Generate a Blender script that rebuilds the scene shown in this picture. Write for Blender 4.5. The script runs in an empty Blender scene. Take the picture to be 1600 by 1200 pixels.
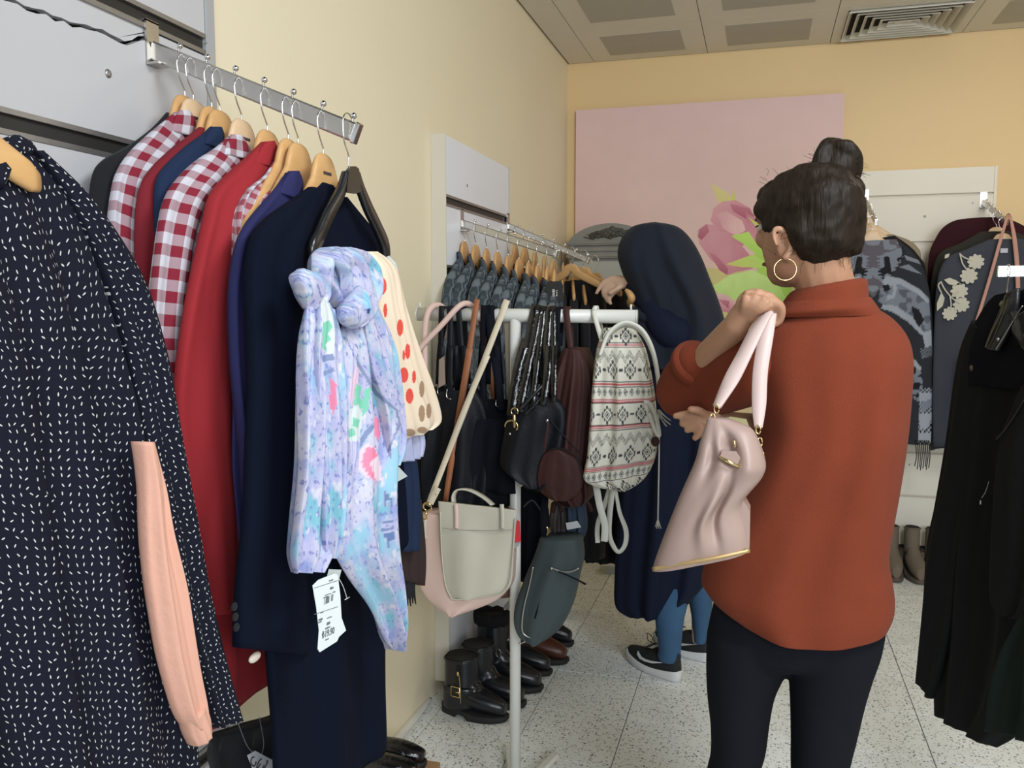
import bpy, bmesh, math, random
import numpy as np
from mathutils import Vector, Matrix
S = bpy.context.scene
COL = S.collection
# ---------------------------------------------------------------- camera
F, H = 1330.0, 1.35
PITCH = math.atan(125 / 1330.); YAW = math.atan(390 / math.hypot(125, 1330))
fw0 = np.array([-math.sin(YAW), math.cos(YAW), 0]); rt = np.array([math.cos(YAW), math.sin(YAW), 0]); up0 = np.array([0, 0, 1.])
fw = fw0 * math.cos(PITCH) - up0 * math.sin(PITCH); up = up0 * math.cos(PITCH) + fw0 * math.sin(PITCH)
CAMP = np.array([0, 0, H])
cd = bpy.data.cameras.new('camera'); cam = bpy.data.objects.new('camera', cd); COL.objects.link(cam)
cd.sensor_width = 36; cd.lens = F / 1600 * 36; cd.clip_start = .05
M4 = Matrix([[rt[0], up[0], -fw[0], 0], [rt[1], up[1], -fw[1], 0], [rt[2], up[2], -fw[2], H], [0, 0, 0, 1]])
cam.matrix_world = M4; S.camera = cam
# ---------------------------------------------------------------- world, lights, exposure
w = bpy.data.worlds.new('world'); S.world = w; w.use_nodes = True
w.node_tree.nodes['Background'].inputs[0].default_value = (.80, .90, 1, 1)
w.node_tree.nodes['Background'].inputs[1].default_value = .40
def area(name, loc, target, sx, sy, power, col):
    l = bpy.data.lights.new(name, 'AREA'); l.shape = 'RECTANGLE'; l.size = sx; l.size_y = sy; l.energy = power; l.color = col
    o = bpy.data.objects.new(name, l); COL.objects.link(o); o.location = loc
    o.rotation_euler = (Vector(target) - Vector(loc)).to_track_quat('-Z', 'Y').to_euler(); return o
area('ceiling_lamp_light', (.75, .9, 2.6), (.3, 2.0, 0), .6, 1.2, 44, (.92, .97, 1))
area('shopfront_daylight', (1.6, -1.6, 2.0), (-.6, 2.6, .9), 2.2, 1.6, 96, (.90, .95, 1))
area('rear_warm_fill', (1.2, 3.3, 2.6), (1.0, 3.6, 0), .6, .6, 7, (1, .86, .66))  # weak warm fill added over the back, no visible lamp there
S.view_settings.view_transform = 'Standard'; S.view_settings.look = 'None'; S.view_settings.gamma = 1
S.view_settings.use_curve_mapping = False; S.view_settings.exposure = .37
# ---------------------------------------------------------------- pixel geometry (1600x1200 frame)
def ray(px, py): return fw * F + rt * (px - 800) - up * (py - 600)
def onX(px, py, x): r = ray(px, py); return CAMP + r * (x / r[0])
def onY(px, py, y): r = ray(px, py); return CAMP + r * (y / r[1])
def onZ(px, py, z): r = ray(px, py); return CAMP + r * ((z - H) / r[2])
def onP(px, py, p, nrm):
    r = ray(px, py); return CAMP + r * (np.dot(np.array(p) - CAMP, nrm) / np.dot(r, nrm))
# ---------------------------------------------------------------- materials
def nd(nt, t, **kw):
    n = nt.nodes.new(t)
    for k, v in kw.items(): setattr(n, k, v)
    return n
def newmat(name):
    m = bpy.data.materials.new(name); m.use_nodes = True
    return m, m.node_tree, m.node_tree.nodes['Principled BSDF']
def mth(nt, op, a, b=None, c=None):
    n = nd(nt, 'ShaderNodeMath', operation=op)
    for i, v in enumerate((a, b, c)):
        if v is None: continue
        if isinstance(v, (int, float)): n.inputs[i].default_value = v
        else: nt.links.new(v, n.inputs[i])
    return n.outputs[0]
def mixc(nt, f, a, b):
    n = nd(nt, 'ShaderNodeMix', data_type='RGBA')
    for i, v in ((0, f), (6, a), (7, b)):
        if isinstance(v, (int, float)): n.inputs[i].default_value = v
        elif isinstance(v, tuple): n.inputs[i].default_value = (*v[:3], 1)
        else: nt.links.new(v, n.inputs[i])
    return n.outputs[2]
def finish(m, nt, b, col, rough=.85, bump=.3, bscale=400, var=.12, vscale=9, sheen=0, metal=0, coord='Object', dist=.001, coat=0, spec=None):
    tc = nd(nt, 'ShaderNodeTexCoord')
    if isinstance(col, tuple): col = mixc(nt, 0.0, col, col)
    if var:
        nz = nd(nt, 'ShaderNodeTexNoise'); nz.inputs['Scale'].default_value = vscale; nz.inputs['Detail'].default_value = 4
        nt.links.new(tc.outputs[coord], nz.inputs['Vector'])
        hs = nd(nt, 'ShaderNodeHueSaturation'); nt.links.new(col, hs.inputs['Color'])
        nt.links.new(mth(nt, 'MULTIPLY_ADD', nz.outputs[0], 2 * var, 1 - var), hs.inputs['Value']); col = hs.outputs[0]
    nt.links.new(col, b.inputs['Base Color'])
    b.inputs['Roughness'].default_value = rough; b.inputs['Metallic'].default_value = metal
    if sheen: b.inputs['Sheen Weight'].default_value = sheen; b.inputs['Sheen Roughness'].default_value = .5
    if coat: b.inputs['Coat Weight'].default_value = coat; b.inputs['Coat Roughness'].default_value = .1
    if spec is None and metal == 0 and rough >= .84: spec = .22
    if spec is not None: b.inputs['Specular IOR Level'].default_value = spec
    if bump:
        n2 = nd(nt, 'ShaderNodeTexNoise'); n2.inputs['Scale'].default_value = bscale; n2.inputs['Detail'].default_value = 3
        nt.links.new(tc.outputs[coord], n2.inputs['Vector'])
        bp = nd(nt, 'ShaderNodeBump'); bp.inputs['Strength'].default_value = bump; bp.inputs['Distance'].default_value = dist
        nt.links.new(n2.outputs[0], bp.inputs['Height']); nt.links.new(bp.outputs[0], b.inputs['Normal'])
    return m
def mat(name, col, **kw):
    m, nt, b = newmat(name); return finish(m, nt, b, col, **kw)
def uvsplit(nt):
    uv = nd(nt, 'ShaderNodeUVMap'); sp = nd(nt, 'ShaderNodeSeparateXYZ'); nt.links.new(uv.outputs[0], sp.inputs[0]); return uv, sp
def gingham(name, white, red, p=.046):
    m, nt, b = newmat(name); uv, sp = uvsplit(nt)
    def st(o): return mth(nt, 'GREATER_THAN', mth(nt, 'FRACT', mth(nt, 'MULTIPLY_ADD', o, 1 / p, 40.25)), .5)
    f = mth(nt, 'MULTIPLY', mth(nt, 'ADD', st(sp.outputs[0]), st(sp.outputs[1])), .5)
    f = mth(nt, 'POWER', f, .8)
    return finish(m, nt, b, mixc(nt, f, white, red), rough=.9, bump=.25, bscale=700, var=.08)
def dashes(name, base, ink, sc=66., ln=.25, wd=.085):
    m, nt, b = newmat(name); uv, sp = uvsplit(nt)
    mp = nd(nt, 'ShaderNodeVectorMath', operation='SCALE'); mp.inputs[3].default_value = sc; nt.links.new(uv.outputs[0], mp.inputs[0])
    vo = nd(nt, 'ShaderNodeTexVoronoi', voronoi_dimensions='2D'); vo.inputs['Scale'].default_value = 1; vo.inputs['Randomness'].default_value = .45
    nt.links.new(mp.outputs[0], vo.inputs['Vector'])
    df = nd(nt, 'ShaderNodeVectorMath', operation='SUBTRACT'); nt.links.new(mp.outputs[0], df.inputs[0]); nt.links.new(vo.outputs['Position'], df.inputs[1])
    ro = nd(nt, 'ShaderNodeVectorRotate', rotation_type='Z_AXIS'); nt.links.new(df.outputs[0], ro.inputs['Vector'])
    cs = nd(nt, 'ShaderNodeSeparateXYZ'); nt.links.new(vo.outputs['Color'], cs.inputs[0])
    nt.links.new(mth(nt, 'MULTIPLY_ADD', cs.outputs[0], 2.0, -1.0), ro.inputs['Angle'])
    s2 = nd(nt, 'ShaderNodeSeparateXYZ'); nt.links.new(ro.outputs[0], s2.inputs[0])
    a = mth(nt, 'DIVIDE', mth(nt, 'ABSOLUTE', s2.outputs[0]), wd); c = mth(nt, 'DIVIDE', mth(nt, 'ABSOLUTE', s2.outputs[1]), ln)
    e = mth(nt, 'LESS_THAN', mth(nt, 'ADD', mth(nt, 'MULTIPLY', a, a), mth(nt, 'MULTIPLY', c, c)), 1)
    return finish(m, nt, b, mixc(nt, e, base, ink), rough=.85, bump=.2, bscale=600, var=.1)
def painted(name, rough=.85, bump=.25, bscale=500, **kw):
    m, nt, b = newmat(name); a = nd(nt, 'ShaderNodeAttribute'); a.attribute_name = 'print'
    return finish(m, nt, b, a.outputs['Color'], rough=rough, bump=bump, bscale=bscale, var=.05, **kw)
def knit(name, col, col2, ribs=False):
    m, nt, b = newmat(name); uv, sp = uvsplit(nt)
    wv = nd(nt, 'ShaderNodeTexWave', wave_type='BANDS', bands_direction='X'); wv.inputs['Scale'].default_value = 60 if ribs else 14
    wv.inputs['Distortion'].default_value = 0 if ribs else 7; wv.inputs['Detail'].default_value = 1; wv.inputs['Detail Scale'].default_value = 2.2
    nt.links.new(uv.outputs[0], wv.inputs['Vector'])
    c = mixc(nt, wv.outputs['Fac'], col, col2)
    finish(m, nt, b, c, rough=.95, bump=0, var=.15, vscale=60)
    bp = nd(nt, 'ShaderNodeBump'); bp.inputs['Strength'].default_value = .8; bp.inputs['Distance'].default_value = .006
    nt.links.new(wv.outputs['Fac'], bp.inputs['Height']); nt.links.new(bp.outputs[0], b.inputs['Normal']); return m
def wood(name, c1, c2):
    m, nt, b = newmat(name); tc = nd(nt, 'ShaderNodeTexCoord'); mp = nd(nt, 'ShaderNodeMapping'); mp.inputs['Scale'].default_value = (40, 4, 30)
    nt.links.new(tc.outputs['Object'], mp.inputs[0]); nz = nd(nt, 'ShaderNodeTexNoise'); nz.inputs['Scale'].default_value = 2
    nt.links.new(mp.outputs[0], nz.inputs['Vector'])
    return finish(m, nt, b, mixc(nt, nz.outputs[0], c1, c2), rough=.42, bump=.05, var=.05)
def terrazzo(name):
    m, nt, b = newmat(name); tc = nd(nt, 'ShaderNodeTexCoord')
    oi = nd(nt, 'ShaderNodeObjectInfo'); ad = nd(nt, 'ShaderNodeVectorMath', operation='ADD')
    cb = nd(nt, 'ShaderNodeCombineXYZ'); nt.links.new(mth(nt, 'MULTIPLY', oi.outputs['Random'], 50), cb.inputs[0])
    nt.links.new(tc.outputs['Object'], ad.inputs[0]); nt.links.new(cb.outputs[0], ad.inputs[1])
    col = (.78, .81, .79)
    for sc, th, c in ((135, .26, (.40, .41, .40)), (88, .17, (.14, .15, .15)), (200, .25, (.72, .74, .72))):
        vo = nd(nt, 'ShaderNodeTexVoronoi'); vo.inputs['Scale'].default_value = sc; nt.links.new(ad.outputs[0], vo.inputs['Vector'])
        s = nd(nt, 'ShaderNodeSeparateXYZ'); nt.links.new(vo.outputs['Color'], s.inputs[0])
        f = mth(nt, 'MULTIPLY', mth(nt, 'LESS_THAN', vo.outputs['Distance'], th + .12 * 1), mth(nt, 'GREATER_THAN', s.outputs[0], .55))
        col = mixc(nt, f, col, c)
    nz = nd(nt, 'ShaderNodeTexNoise'); nz.inputs['Scale'].default_value = 5; nt.links.new(ad.outputs[0], nz.inputs['Vector'])
    hs = nd(nt, 'ShaderNodeHueSaturation'); nt.links.new(col, hs.inputs['Color'])
    nt.links.new(mth(nt, 'ADD', mth(nt, 'MULTIPLY', nz.outputs[0], .18), mth(nt, 'MULTIPLY_ADD', oi.outputs['Random'], .06, .88)), hs.inputs['Value'])
    nt.links.new(hs.outputs[0], b.inputs['Base Color']); b.inputs['Roughness'].default_value = .38
    return m
# ---------------------------------------------------------------- mesh helpers
class MB:
    def __init__(s): s.v = []; s.f = []; s.uv = []; s.sm = []
    def add(s, vs, fs, uvs=None, smooth=True):
        o = len(s.v); s.v += [tuple(map(float, p)) for p in vs]; s.f += [tuple(i + o for i in f) for f in fs]
        s.uv += [tuple(u) for u in uvs] if uvs is not None else [(p[0], p[2]) for p in vs]; s.sm += [smooth] * len(fs); return s
    def box(s, lo, hi, bev=0):
        x0, y0, z0 = lo; x1, y1, z1 = hi
        if bev:
            bm = bmesh.new(); bmesh.ops.create_cube(bm, size=1)
            for v in bm.verts: v.co = Vector((x0 + (v.co.x + .5) * (x1 - x0), y0 + (v.co.y + .5) * (y1 - y0), z0 + (v.co.z + .5) * (z1 - z0)))
            bmesh.ops.bevel(bm, geom=bm.edges[:], offset=bev, segments=2, affect='EDGES')
            vs = [v.co[:] for v in bm.verts]; fs = [[v.index for v in f.verts] for f in bm.faces]; bm.free(); return s.add(vs, fs, smooth=False)
        vs = [(x, y, z) for x in (x0, x1) for y in (y0, y1) for z in (z0, z1)]
        return s.add(vs, [(0, 1, 3, 2), (4, 6, 7, 5), (0, 4, 5, 1), (2, 3, 7, 6), (0, 2, 6, 4), (1, 5, 7, 3)], smooth=False)
    def obox(s, c, ax, ay, az, smooth=False):      # oriented box: centre and three half vectors
        c, ax, ay, az = map(np.array, (c, ax, ay, az))
        vs = [c + a * ax + b * ay + d * az for a in (-1, 1) for b in (-1, 1) for d in (-1, 1)]
        return s.add(vs, [(0, 1, 3, 2), (4, 6, 7, 5), (0, 4, 5, 1), (2, 3, 7, 6), (0, 2, 6, 4), (1, 5, 7, 3)], smooth=smooth)
    def sphere(s, c, r, n=10, sc=(1, 1, 1), rot=None):
        vs = []; c = np.array(c, float)
        for i in range(n + 1):
            a = math.pi * i / n
            for j in range(2 * n):
                b_ = math.pi * j / n; p = np.array([math.sin(a) * math.cos(b_) * sc[0], math.sin(a) * math.sin(b_) * sc[1], math.cos(a) * sc[2]]) * r
                if rot is not None: p = np.array(rot @ Vector(p))
                vs.append(c + p)
        k = 2 * n; fs = [(i * k + j, i * k + (j + 1) % k, (i + 1) * k + (j + 1) % k, (i + 1) * k + j) for i in range(n) for j in range(k)]
        return s.add(vs, fs)
    def prism(s, pts, off):                          # closed 3D polygon extruded by a vector
        pts = [np.array(p, float) for p in pts]; n = len(pts); off = np.array(off, float)
        vs = pts + [p + off for p in pts]
        return s.add(vs, [tuple(range(n))[::-1], tuple(range(n, 2 * n))] + [(i, (i + 1) % n, n + (i + 1) % n, n + i) for i in range(n)], smooth=False)
    def loft(s, rings, cap=True, uvs=None, smooth=True):
        n = len(rings); m = len(rings[0]); vs = [p for r in rings for p in r]
        fs = [(i * m + j, i * m + (j + 1) % m, (i + 1) * m + (j + 1) % m, (i + 1) * m + j) for i in range(n - 1) for j in range(m)]
        if cap: fs += [tuple(range(m))[::-1], tuple(range((n - 1) * m, n * m))]
        return s.add(vs, fs, uvs, smooth)
    def tube(s, path, rad, m=10, smooth_path=True, k=6, cap=True, flat=None):
        path = np.array(path, float); rad = np.atleast_1d(np.array(rad, float))
        if len(rad) == 1: rad = np.repeat(rad, len(path))
        if smooth_path and len(path) > 2: path = crom(path, k); rad = crom(rad[:, None], k)[:, 0]
        rings, uvs = [], []; pv = None; cl = 0
        for i, p in enumerate(path):
            t = path[min(i + 1, len(path) - 1)] - path[max(i - 1, 0)]; t = t / (np.linalg.norm(t) + 1e-9)
            if pv is None:
                a = np.array([0, 0, 1.]) if abs(t[2]) < .9 else np.array([1., 0, 0]); pv = np.cross(t, a)
            pv = pv - t * np.dot(pv, t); pv /= np.linalg.norm(pv); bn = np.cross(t, pv)
            if i: cl += np.linalg.norm(path[i] - path[i - 1])
            r = rad[i]; rings.append([p + r * (math.cos(2 * math.pi * j / m) * pv + math.sin(2 * math.pi * j / m) * bn) for j in range(m)])
            uvs += [(abs(j - m / 2) * r * 2 * math.pi / m, cl) for j in range(m)]
        return s.loft(rings, cap, uvs)
    def strap(s, path, wv, width, th=.003, k=6, smooth_path=True):
        """flat band: path, its width direction(s), width(s)"""
        path = np.array(path, float); wv = np.array(wv, float)
        if wv.ndim == 1: wv = np.repeat(wv[None], len(path), 0)
        width = np.atleast_1d(np.array(width, float)); width = np.repeat(width, len(path)) if len(width) == 1 else width
        if smooth_path: path, wv, width = crom(path, k), crom(wv, k), crom(width[:, None], k)[:, 0]
        rings, uvs = [], []; cl = 0
        for i, p in enumerate(path):
            t = path[min(i + 1, len(path) - 1)] - path[max(i - 1, 0)]; t /= np.linalg.norm(t) + 1e-9
            a = wv[i] - t * np.dot(wv[i], t); a /= np.linalg.norm(a) + 1e-9; n_ = np.cross(t, a); h = width[i] / 2
            if i: cl += np.linalg.norm(path[i] - path[i - 1])
            rings.append([p + a * h * .92 + n_ * th / 2, p + a * h, p + a * h * .92 - n_ * th / 2, p - a * h * .92 - n_ * th / 2, p - a * h, p - a * h * .92 + n_ * th / 2])
            uvs += [(h, cl), (h, cl), (h, cl), (-h, cl), (-h, cl), (-h, cl)]
        return s.loft(rings, True, uvs, smooth=True)
def crom(P, k):
    P = np.array(P, float); n = len(P)
    if n < 3: return np.array([P[0] + (P[-1] - P[0]) * t for t in np.linspace(0, 1, k * max(n - 1, 1) + 1)])
    out = []
    for i in range(n - 1):
        p0, p1, p2, p3 = P[max(i - 1, 0)], P[i], P[i + 1], P[min(i + 2, n - 1)]
        for j in range(k):
            t = j / k; out.append(.5 * (2 * p1 + (p2 - p0) * t + (2 * p0 - 5 * p1 + 4 * p2 - p3) * t * t + (3 * p1 - p0 - 3 * p2 + p3) * t ** 3))
    out.append(P[-1]); return np.array(out)
def obj(name, mb, m, parent=None, label=None):
    me = bpy.data.meshes.new(name); me.from_pydata(mb.v, [], mb.f); me.update()
    uvl = me.uv_layers.new(name='UVMap'); li = np.empty(len(me.loops), int); me.loops.foreach_get('vertex_index', li)
    uvl.data.foreach_set('uv', np.array(mb.uv, dtype=np.float32)[li].ravel())
    me.polygons.foreach_set('use_smooth', mb.sm); me.materials.append(m)
    bm = bmesh.new(); bm.from_mesh(me); bmesh.ops.recalc_face_normals(bm, faces=bm.faces[:]); bm.to_mesh(me); bm.free()
    o = bpy.data.objects.new(name, me); COL.objects.link(o)
    if parent is not None:
        o.parent = parent; q = parent; off = Vector((0, 0, 0))
        while q is not None: off += q.location; q = q.parent
        o.location = -off if not parent.get('local') else (0, 0, 0)
    if label: o['label'] = label
    return o
def tag(o, label, cat, group=None):
    o['label'] = label; o['category'] = cat
    if group: o['group'] = group
    return o
def thing(name, label, cat, loc=(0, 0, 0), group=None, local=False, rz=0):
    o = bpy.data.objects.new(name, None); COL.objects.link(o); o.location = [float(c) for c in loc]; o.empty_display_size = .05
    if local: o['local'] = 1; o.rotation_euler.z = rz
    return tag(o, label, cat, group)
def struct(name, mb, m):
    o = obj(name, mb, m); o['kind'] = 'structure'; return o
def copy_tree(o, parent=None):
    c = o.copy(); COL.objects.link(c)
    if parent: c.parent = parent
    for ch in list(o.children): copy_tree(ch, c)
    return c
def paint(o, fn):
    """per-vertex printed colour from the mesh's own UV (metres)"""
    me = o.data; n = len(me.vertices); uv = np.zeros((n, 2), np.float32); li = np.empty(len(me.loops), int)
    me.loops.foreach_get('vertex_index', li); d = np.empty(len(me.loops) * 2, np.float32); me.uv_layers[0].data.foreach_get('uv', d)
    uv[li] = d.reshape(-1, 2); co = np.empty(n * 3, np.float32); me.vertices.foreach_get('co', co)
    c = fn(uv[:, 0], uv[:, 1], co.reshape(-1, 3)); a = me.color_attributes.new('print', 'FLOAT_COLOR', 'POINT')
    a.data.foreach_set('color', np.concatenate([c, np.ones((n, 1))], 1).astype(np.float32).ravel())
def inpoly(x, y, poly):
    r = np.zeros(len(x), bool); n = len(poly); j = n - 1
    for i in range(n):
        xi, yi = poly[i]; xj, yj = poly[j]
        c = ((yi > y) != (yj > y)) & (x < (xj - xi) * (y - yi) / (yj - yi + 1e-12) + xi); r ^= c; j = i
    return r
def cloth(name, m, parent, L, R, plane, th=.014, amp=.01, kf=3., n=None, k=6, mm=48, seed=0, thp=None, off=0, pw=.75, edge=0, label=None, flow=1., ph2=0, dpos=None):
    """closed cloth shape between two traced edges standing at real depth; plane: ('x'|'y', value or list) or (point, normal)"""
    L, R = [list(map(float, p)) for p in L], [list(map(float, p)) for p in R]; rng = random.Random(seed)
    if isinstance(plane[0], str):
        ax = 0 if plane[0] == 'x' else 1; fn = onX if ax == 0 else onY; nrm = np.array([1., 0, 0]) if ax == 0 else np.array([0, -1., 0])
        d = plane[1] if isinstance(plane[1], (list, tuple)) else [plane[1]] * len(L)
        l3 = [fn(*p, dd) for p, dd in zip(L, d)]; r3 = [fn(*p, dd) for p, dd in zip(R, d)]
        if len(plane) > 2:                          # other depth for the right edge
            r3 = [fn(*p, dd) for p, dd in zip(R, plane[2])]
    elif plane[0] is None: l3, r3, nrm = [np.array(p) for p in L], [np.array(p) for p in R], np.array(plane[1], float)
    else:
        nrm = np.array(plane[1], float); nrm /= np.linalg.norm(nrm)
        l3 = [onP(*p, plane[0], nrm) for p in L]; r3 = [onP(*p, plane[0], nrm) for p in R]
    thp = thp or [1] * len(L)
    l3, r3 = crom(l3, k), crom(r3, k); tp = crom(np.array(thp, float)[:, None], k)[:, 0]; N = len(l3)
    c = (l3 + r3) / 2 + nrm * off; u = (r3 - l3) / 2
    cl = np.concatenate([[0], np.cumsum(np.linalg.norm(np.diff(c, axis=0), axis=1))]); t = cl / cl[-1]
    a = np.linspace(0, 2 * math.pi, mm, endpoint=False) + math.pi / mm; s = np.cos(a); r = np.sin(a); rr = np.sign(r) * np.abs(r) ** pw
    g = np.clip(t * 3, .15, 1)[:, None] * amp; p1, p2, p3 = (rng.uniform(0, 6) for _ in range(3)); s_, t_ = s[None, :], t[:, None]
    wave = g * (np.sin(kf * math.pi * s_ + p1 + flow * np.sin(2.2 * t_ + p2)) + .5 * np.sin(2.1 * kf * math.pi * s_ + p2 + flow * 2 * t_) + .35 * np.sin(7 * t_ + p3 + 2 * s_))
    ew = 1 + edge * np.sin(9 * t_ + p3) * .5 + edge * .5 * np.sin(23 * t_ + p1)
    if not isinstance(plane[0], str) and plane[0] is None and len(plane) > 2: nr = crom(np.array(plane[2], float), k)[:, None, :]
    else: nr = nrm[None, None, :]
    P = c[:, None, :] + u[:, None, :] * (s_ * ew)[:, :, None] + nr * ((th * tp[:, None] * rr[None, :] + wave)[:, :, None])
    if dpos is not None: P = dpos(P, s_, t_)
    hf = mm // 2; seg = np.linalg.norm(np.diff(P[:, :hf], axis=1), axis=2); ac = np.concatenate([np.zeros((N, 1)), np.cumsum(seg, 1)], 1); ac = ac[:, hf // 2][:, None] - ac
    uv = np.stack([np.concatenate([ac, ac[:, ::-1]], 1), np.repeat(cl[:, None], mm, 1)], -1).reshape(-1, 2)
    V = P.reshape(-1, 3); idx = np.arange(N * mm).reshape(N, mm); nx = np.roll(idx, -1, 1)
    fs = np.stack([idx[:-1], nx[:-1], nx[1:], idx[1:]], -1).reshape(-1, 4).tolist()
    h = mm // 2                                     # ladder caps
    for row in (0, N - 1):
        for j in range(h - 1): fs.append([row * mm + j, row * mm + j + 1, row * mm + mm - 2 - j, row * mm + mm - 1 - j])
    mb = MB(); mb.v = V.tolist(); mb.f = [tuple(f) for f in fs]; mb.uv = uv.tolist(); mb.sm = [True] * len(fs)
    return obj(name, mb, m, parent, label)
def plane_px(pts, o, fn): return [fn(*p, o) for p in pts]
def fuse(name, mb, m, parent, voxel=.006, smooth=4, label=None):
    """one continuous surface out of overlapping closed shapes"""
    o = obj(name, mb, m, parent, label); md = o.modifiers.new('r', 'REMESH'); md.mode = 'VOXEL'; md.voxel_size = voxel; md.use_smooth_shade = True
    if smooth: ms = o.modifiers.new('s', 'SMOOTH'); ms.iterations = smooth; ms.factor = .5
    dg = bpy.context.evaluated_depsgraph_get(); dg.update(); me = bpy.data.meshes.new_from_object(o.evaluated_get(dg)); o.modifiers.clear(); o.data = me
    if not me.materials: me.materials.append(m)
    me.polygons.foreach_set('use_smooth', [True] * len(me.polygons)); return o
# ================================================================ THE SETTING
WX, WY, CZ = -1.053, 4.70, 2.656
M = {}
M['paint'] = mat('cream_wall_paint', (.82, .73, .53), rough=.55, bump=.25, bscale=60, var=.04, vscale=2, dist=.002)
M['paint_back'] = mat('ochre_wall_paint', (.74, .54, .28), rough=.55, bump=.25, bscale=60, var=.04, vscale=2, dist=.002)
M['dark'] = mat('dark_gap', (.02, .02, .018), bump=0, var=0)
M['ceil'] = mat('ceiling_tile_enamel', (.70, .67, .58), rough=.6, bump=.05, var=.05, vscale=4)
M['perf'] = mat('perforated_ceiling_metal', (.44, .42, .36), rough=.7, bump=.5, bscale=500, var=.06)
M['grout'] = mat('dark_floor_joint', (.20, .20, .19), bump=.2, var=.3)
M['terr'] = terrazzo('speckled_terrazzo')
mb = MB(); mb.box((-1.15, -2.6, -.06), (3.4, WY + .1, -.004)); floor = struct('floor', mb, M['grout'])
rnd = random.Random(4); ts = .305; meshes = []
for k in range(3):
    mb = MB(); mb.box((0, 0, -.012), (ts - .003, ts - .003, 0), bev=.0007); meshes.append(mb)
first = {}
for i in range(-2, 12):
    for j in range(-9, 16):
        x, y = -.692 + ts * i, 2.665 + ts * (j - 6)
        if x < -1.35 or y < .3 or y > WY: continue
        k = rnd.randrange(3)
        if k not in first: o = obj('tile', meshes[k], M['terr']); first[k] = o.data
        else: o = bpy.data.objects.new('tile', first[k]); COL.objects.link(o)
        o.parent = floor; o.location = (x, y, rnd.uniform(-.0004, .0004))
        if x < WX - .02: o.scale.x = 1
mb = MB(); mb.box((WX - .1, -2.6, -.05), (WX, WY + .1, CZ + .1)); wl = struct('wall_left', mb, M['paint'])
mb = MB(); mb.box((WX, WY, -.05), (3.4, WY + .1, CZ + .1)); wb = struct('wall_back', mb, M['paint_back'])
mb = MB(); mb.box((3.3, -2.6, -.05), (3.4, WY, CZ + .1)); struct('wall_right', mb, M['paint'])
mb = MB(); mb.box((WX, -2.6, CZ + .012), (3.3, WY, CZ + .06)); ceil = struct('ceiling', mb, M['dark'])
mb = MB(); mb.tube([(WX + .004, 1.9, .012), (WX + .01, 2.2, .016), (WX + .006, 2.45, .012), (WX + .004, 2.6, .01)], [.006, .012, .014, .006]); struct('trim_1', mb, mat('white_plaster_filler', (.7, .68, .6)))
mb = MB(); mb.box((WX, WY - .012, 0), (3.3, WY, .10), bev=.002); o = struct('baseboard_back', mb, mat('pale_terrazzo_skirting', (.55, .54, .50), rough=.4, bump=0))
# ceiling panels: 60 cm metal trays with a perforated field
tx0, ty0 = -.305, 4.165
def tray(x0, x1, y0, y1, inset=True):
    m_ = MB(); m_.box((x0 + .0015, y0 + .0015, CZ), (x1 - .0015, y1 - .0015, CZ + .010), bev=.001)
    o = obj('ceiling_panel', m_, M['ceil'], ceil)
    if inset and x1 - x0 > .3 and y1 - y0 > .3:
        q = MB(); iy = .115 if y1 - y0 > .55 else .10; q.box((x0 + .105, y0 + iy, CZ - .0012), (x1 - .105, y1 - iy, CZ + .002)); obj('perforated_field', q, M['perf'], o)
    return o
for i in range(-2, 5):
    for j in range(-4, 1):
        x0, x1 = tx0 + .6 * i, tx0 + .6 * (i + 1); y0, y1 = ty0 + .6 * j, min(ty0 + .6 * (j + 1), WY - .006)
        x0 = max(x0, WX + .008)
        if x1 - x0 < .05: continue
        if i == 1 and j == 0: continue
        tray(x0, x1, y0, y1)
# air diffuser
vt = thing('air_diffuser', 'square grey metal ceiling air vent with nested louvre frames above the back wall', 'vent', (.6, 4.43, CZ))
M['vent'] = mat('grey_vent_metal', (.66, .64, .56), rough=.5, bump=.05)
mb = MB(); fx0, fx1, fy0, fy1 = .2965, .8935, 4.1665, WY - .008
def ring(mb, a0, a1, b0, b1, wd, z0, z1, drop):
    o4 = [(a0, b0), (a1, b0), (a1, b1), (a0, b1)]; i4 = [(a0 + wd, b0 + wd), (a1 - wd, b0 + wd), (a1 - wd, b1 - wd), (a0 + wd, b1 - wd)]
    vs = [(x, y, z0) for x, y in o4] + [(x, y, z1) for x, y in i4] + [(x, y, z0 + drop) for x, y in o4] + [(x, y, z1 + drop) for x, y in i4]
    fs = []
    for q in range(4):
        r = (q + 1) % 4; fs += [(q, r, 4 + r, 4 + q), (8 + q, 12 + q, 12 + r, 8 + r), (q, 8 + q, 8 + r, r), (4 + q, 4 + r, 12 + r, 12 + q)]
    mb.add(vs, fs, smooth=False)
ring(mb, fx0, fx1, fy0, fy1, .045, CZ, CZ, .008); obj('vent_frame', mb, M['vent'], vt)
for k in range(6):
    d = .045 + k * .037; mb = MB(); ring(mb, fx0 + d, fx1 - d, fy0 + d, fy1 - d, .030, CZ - .012, CZ + .022, .003); obj('louvre_frame', mb, M['vent'], vt)
mb = MB(); mb.box((fx0 + .262, fy0 + .245, CZ - .004), (fx1 - .262, fy1 - .245, CZ), bev=.002); obj('centre_plate', mb, M['vent'], vt)
mb = MB(); mb.box((fx0, fy0, CZ + .04), (fx1, fy1, CZ + .045)); obj('vent_box', mb, M['dark'], vt)
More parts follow.
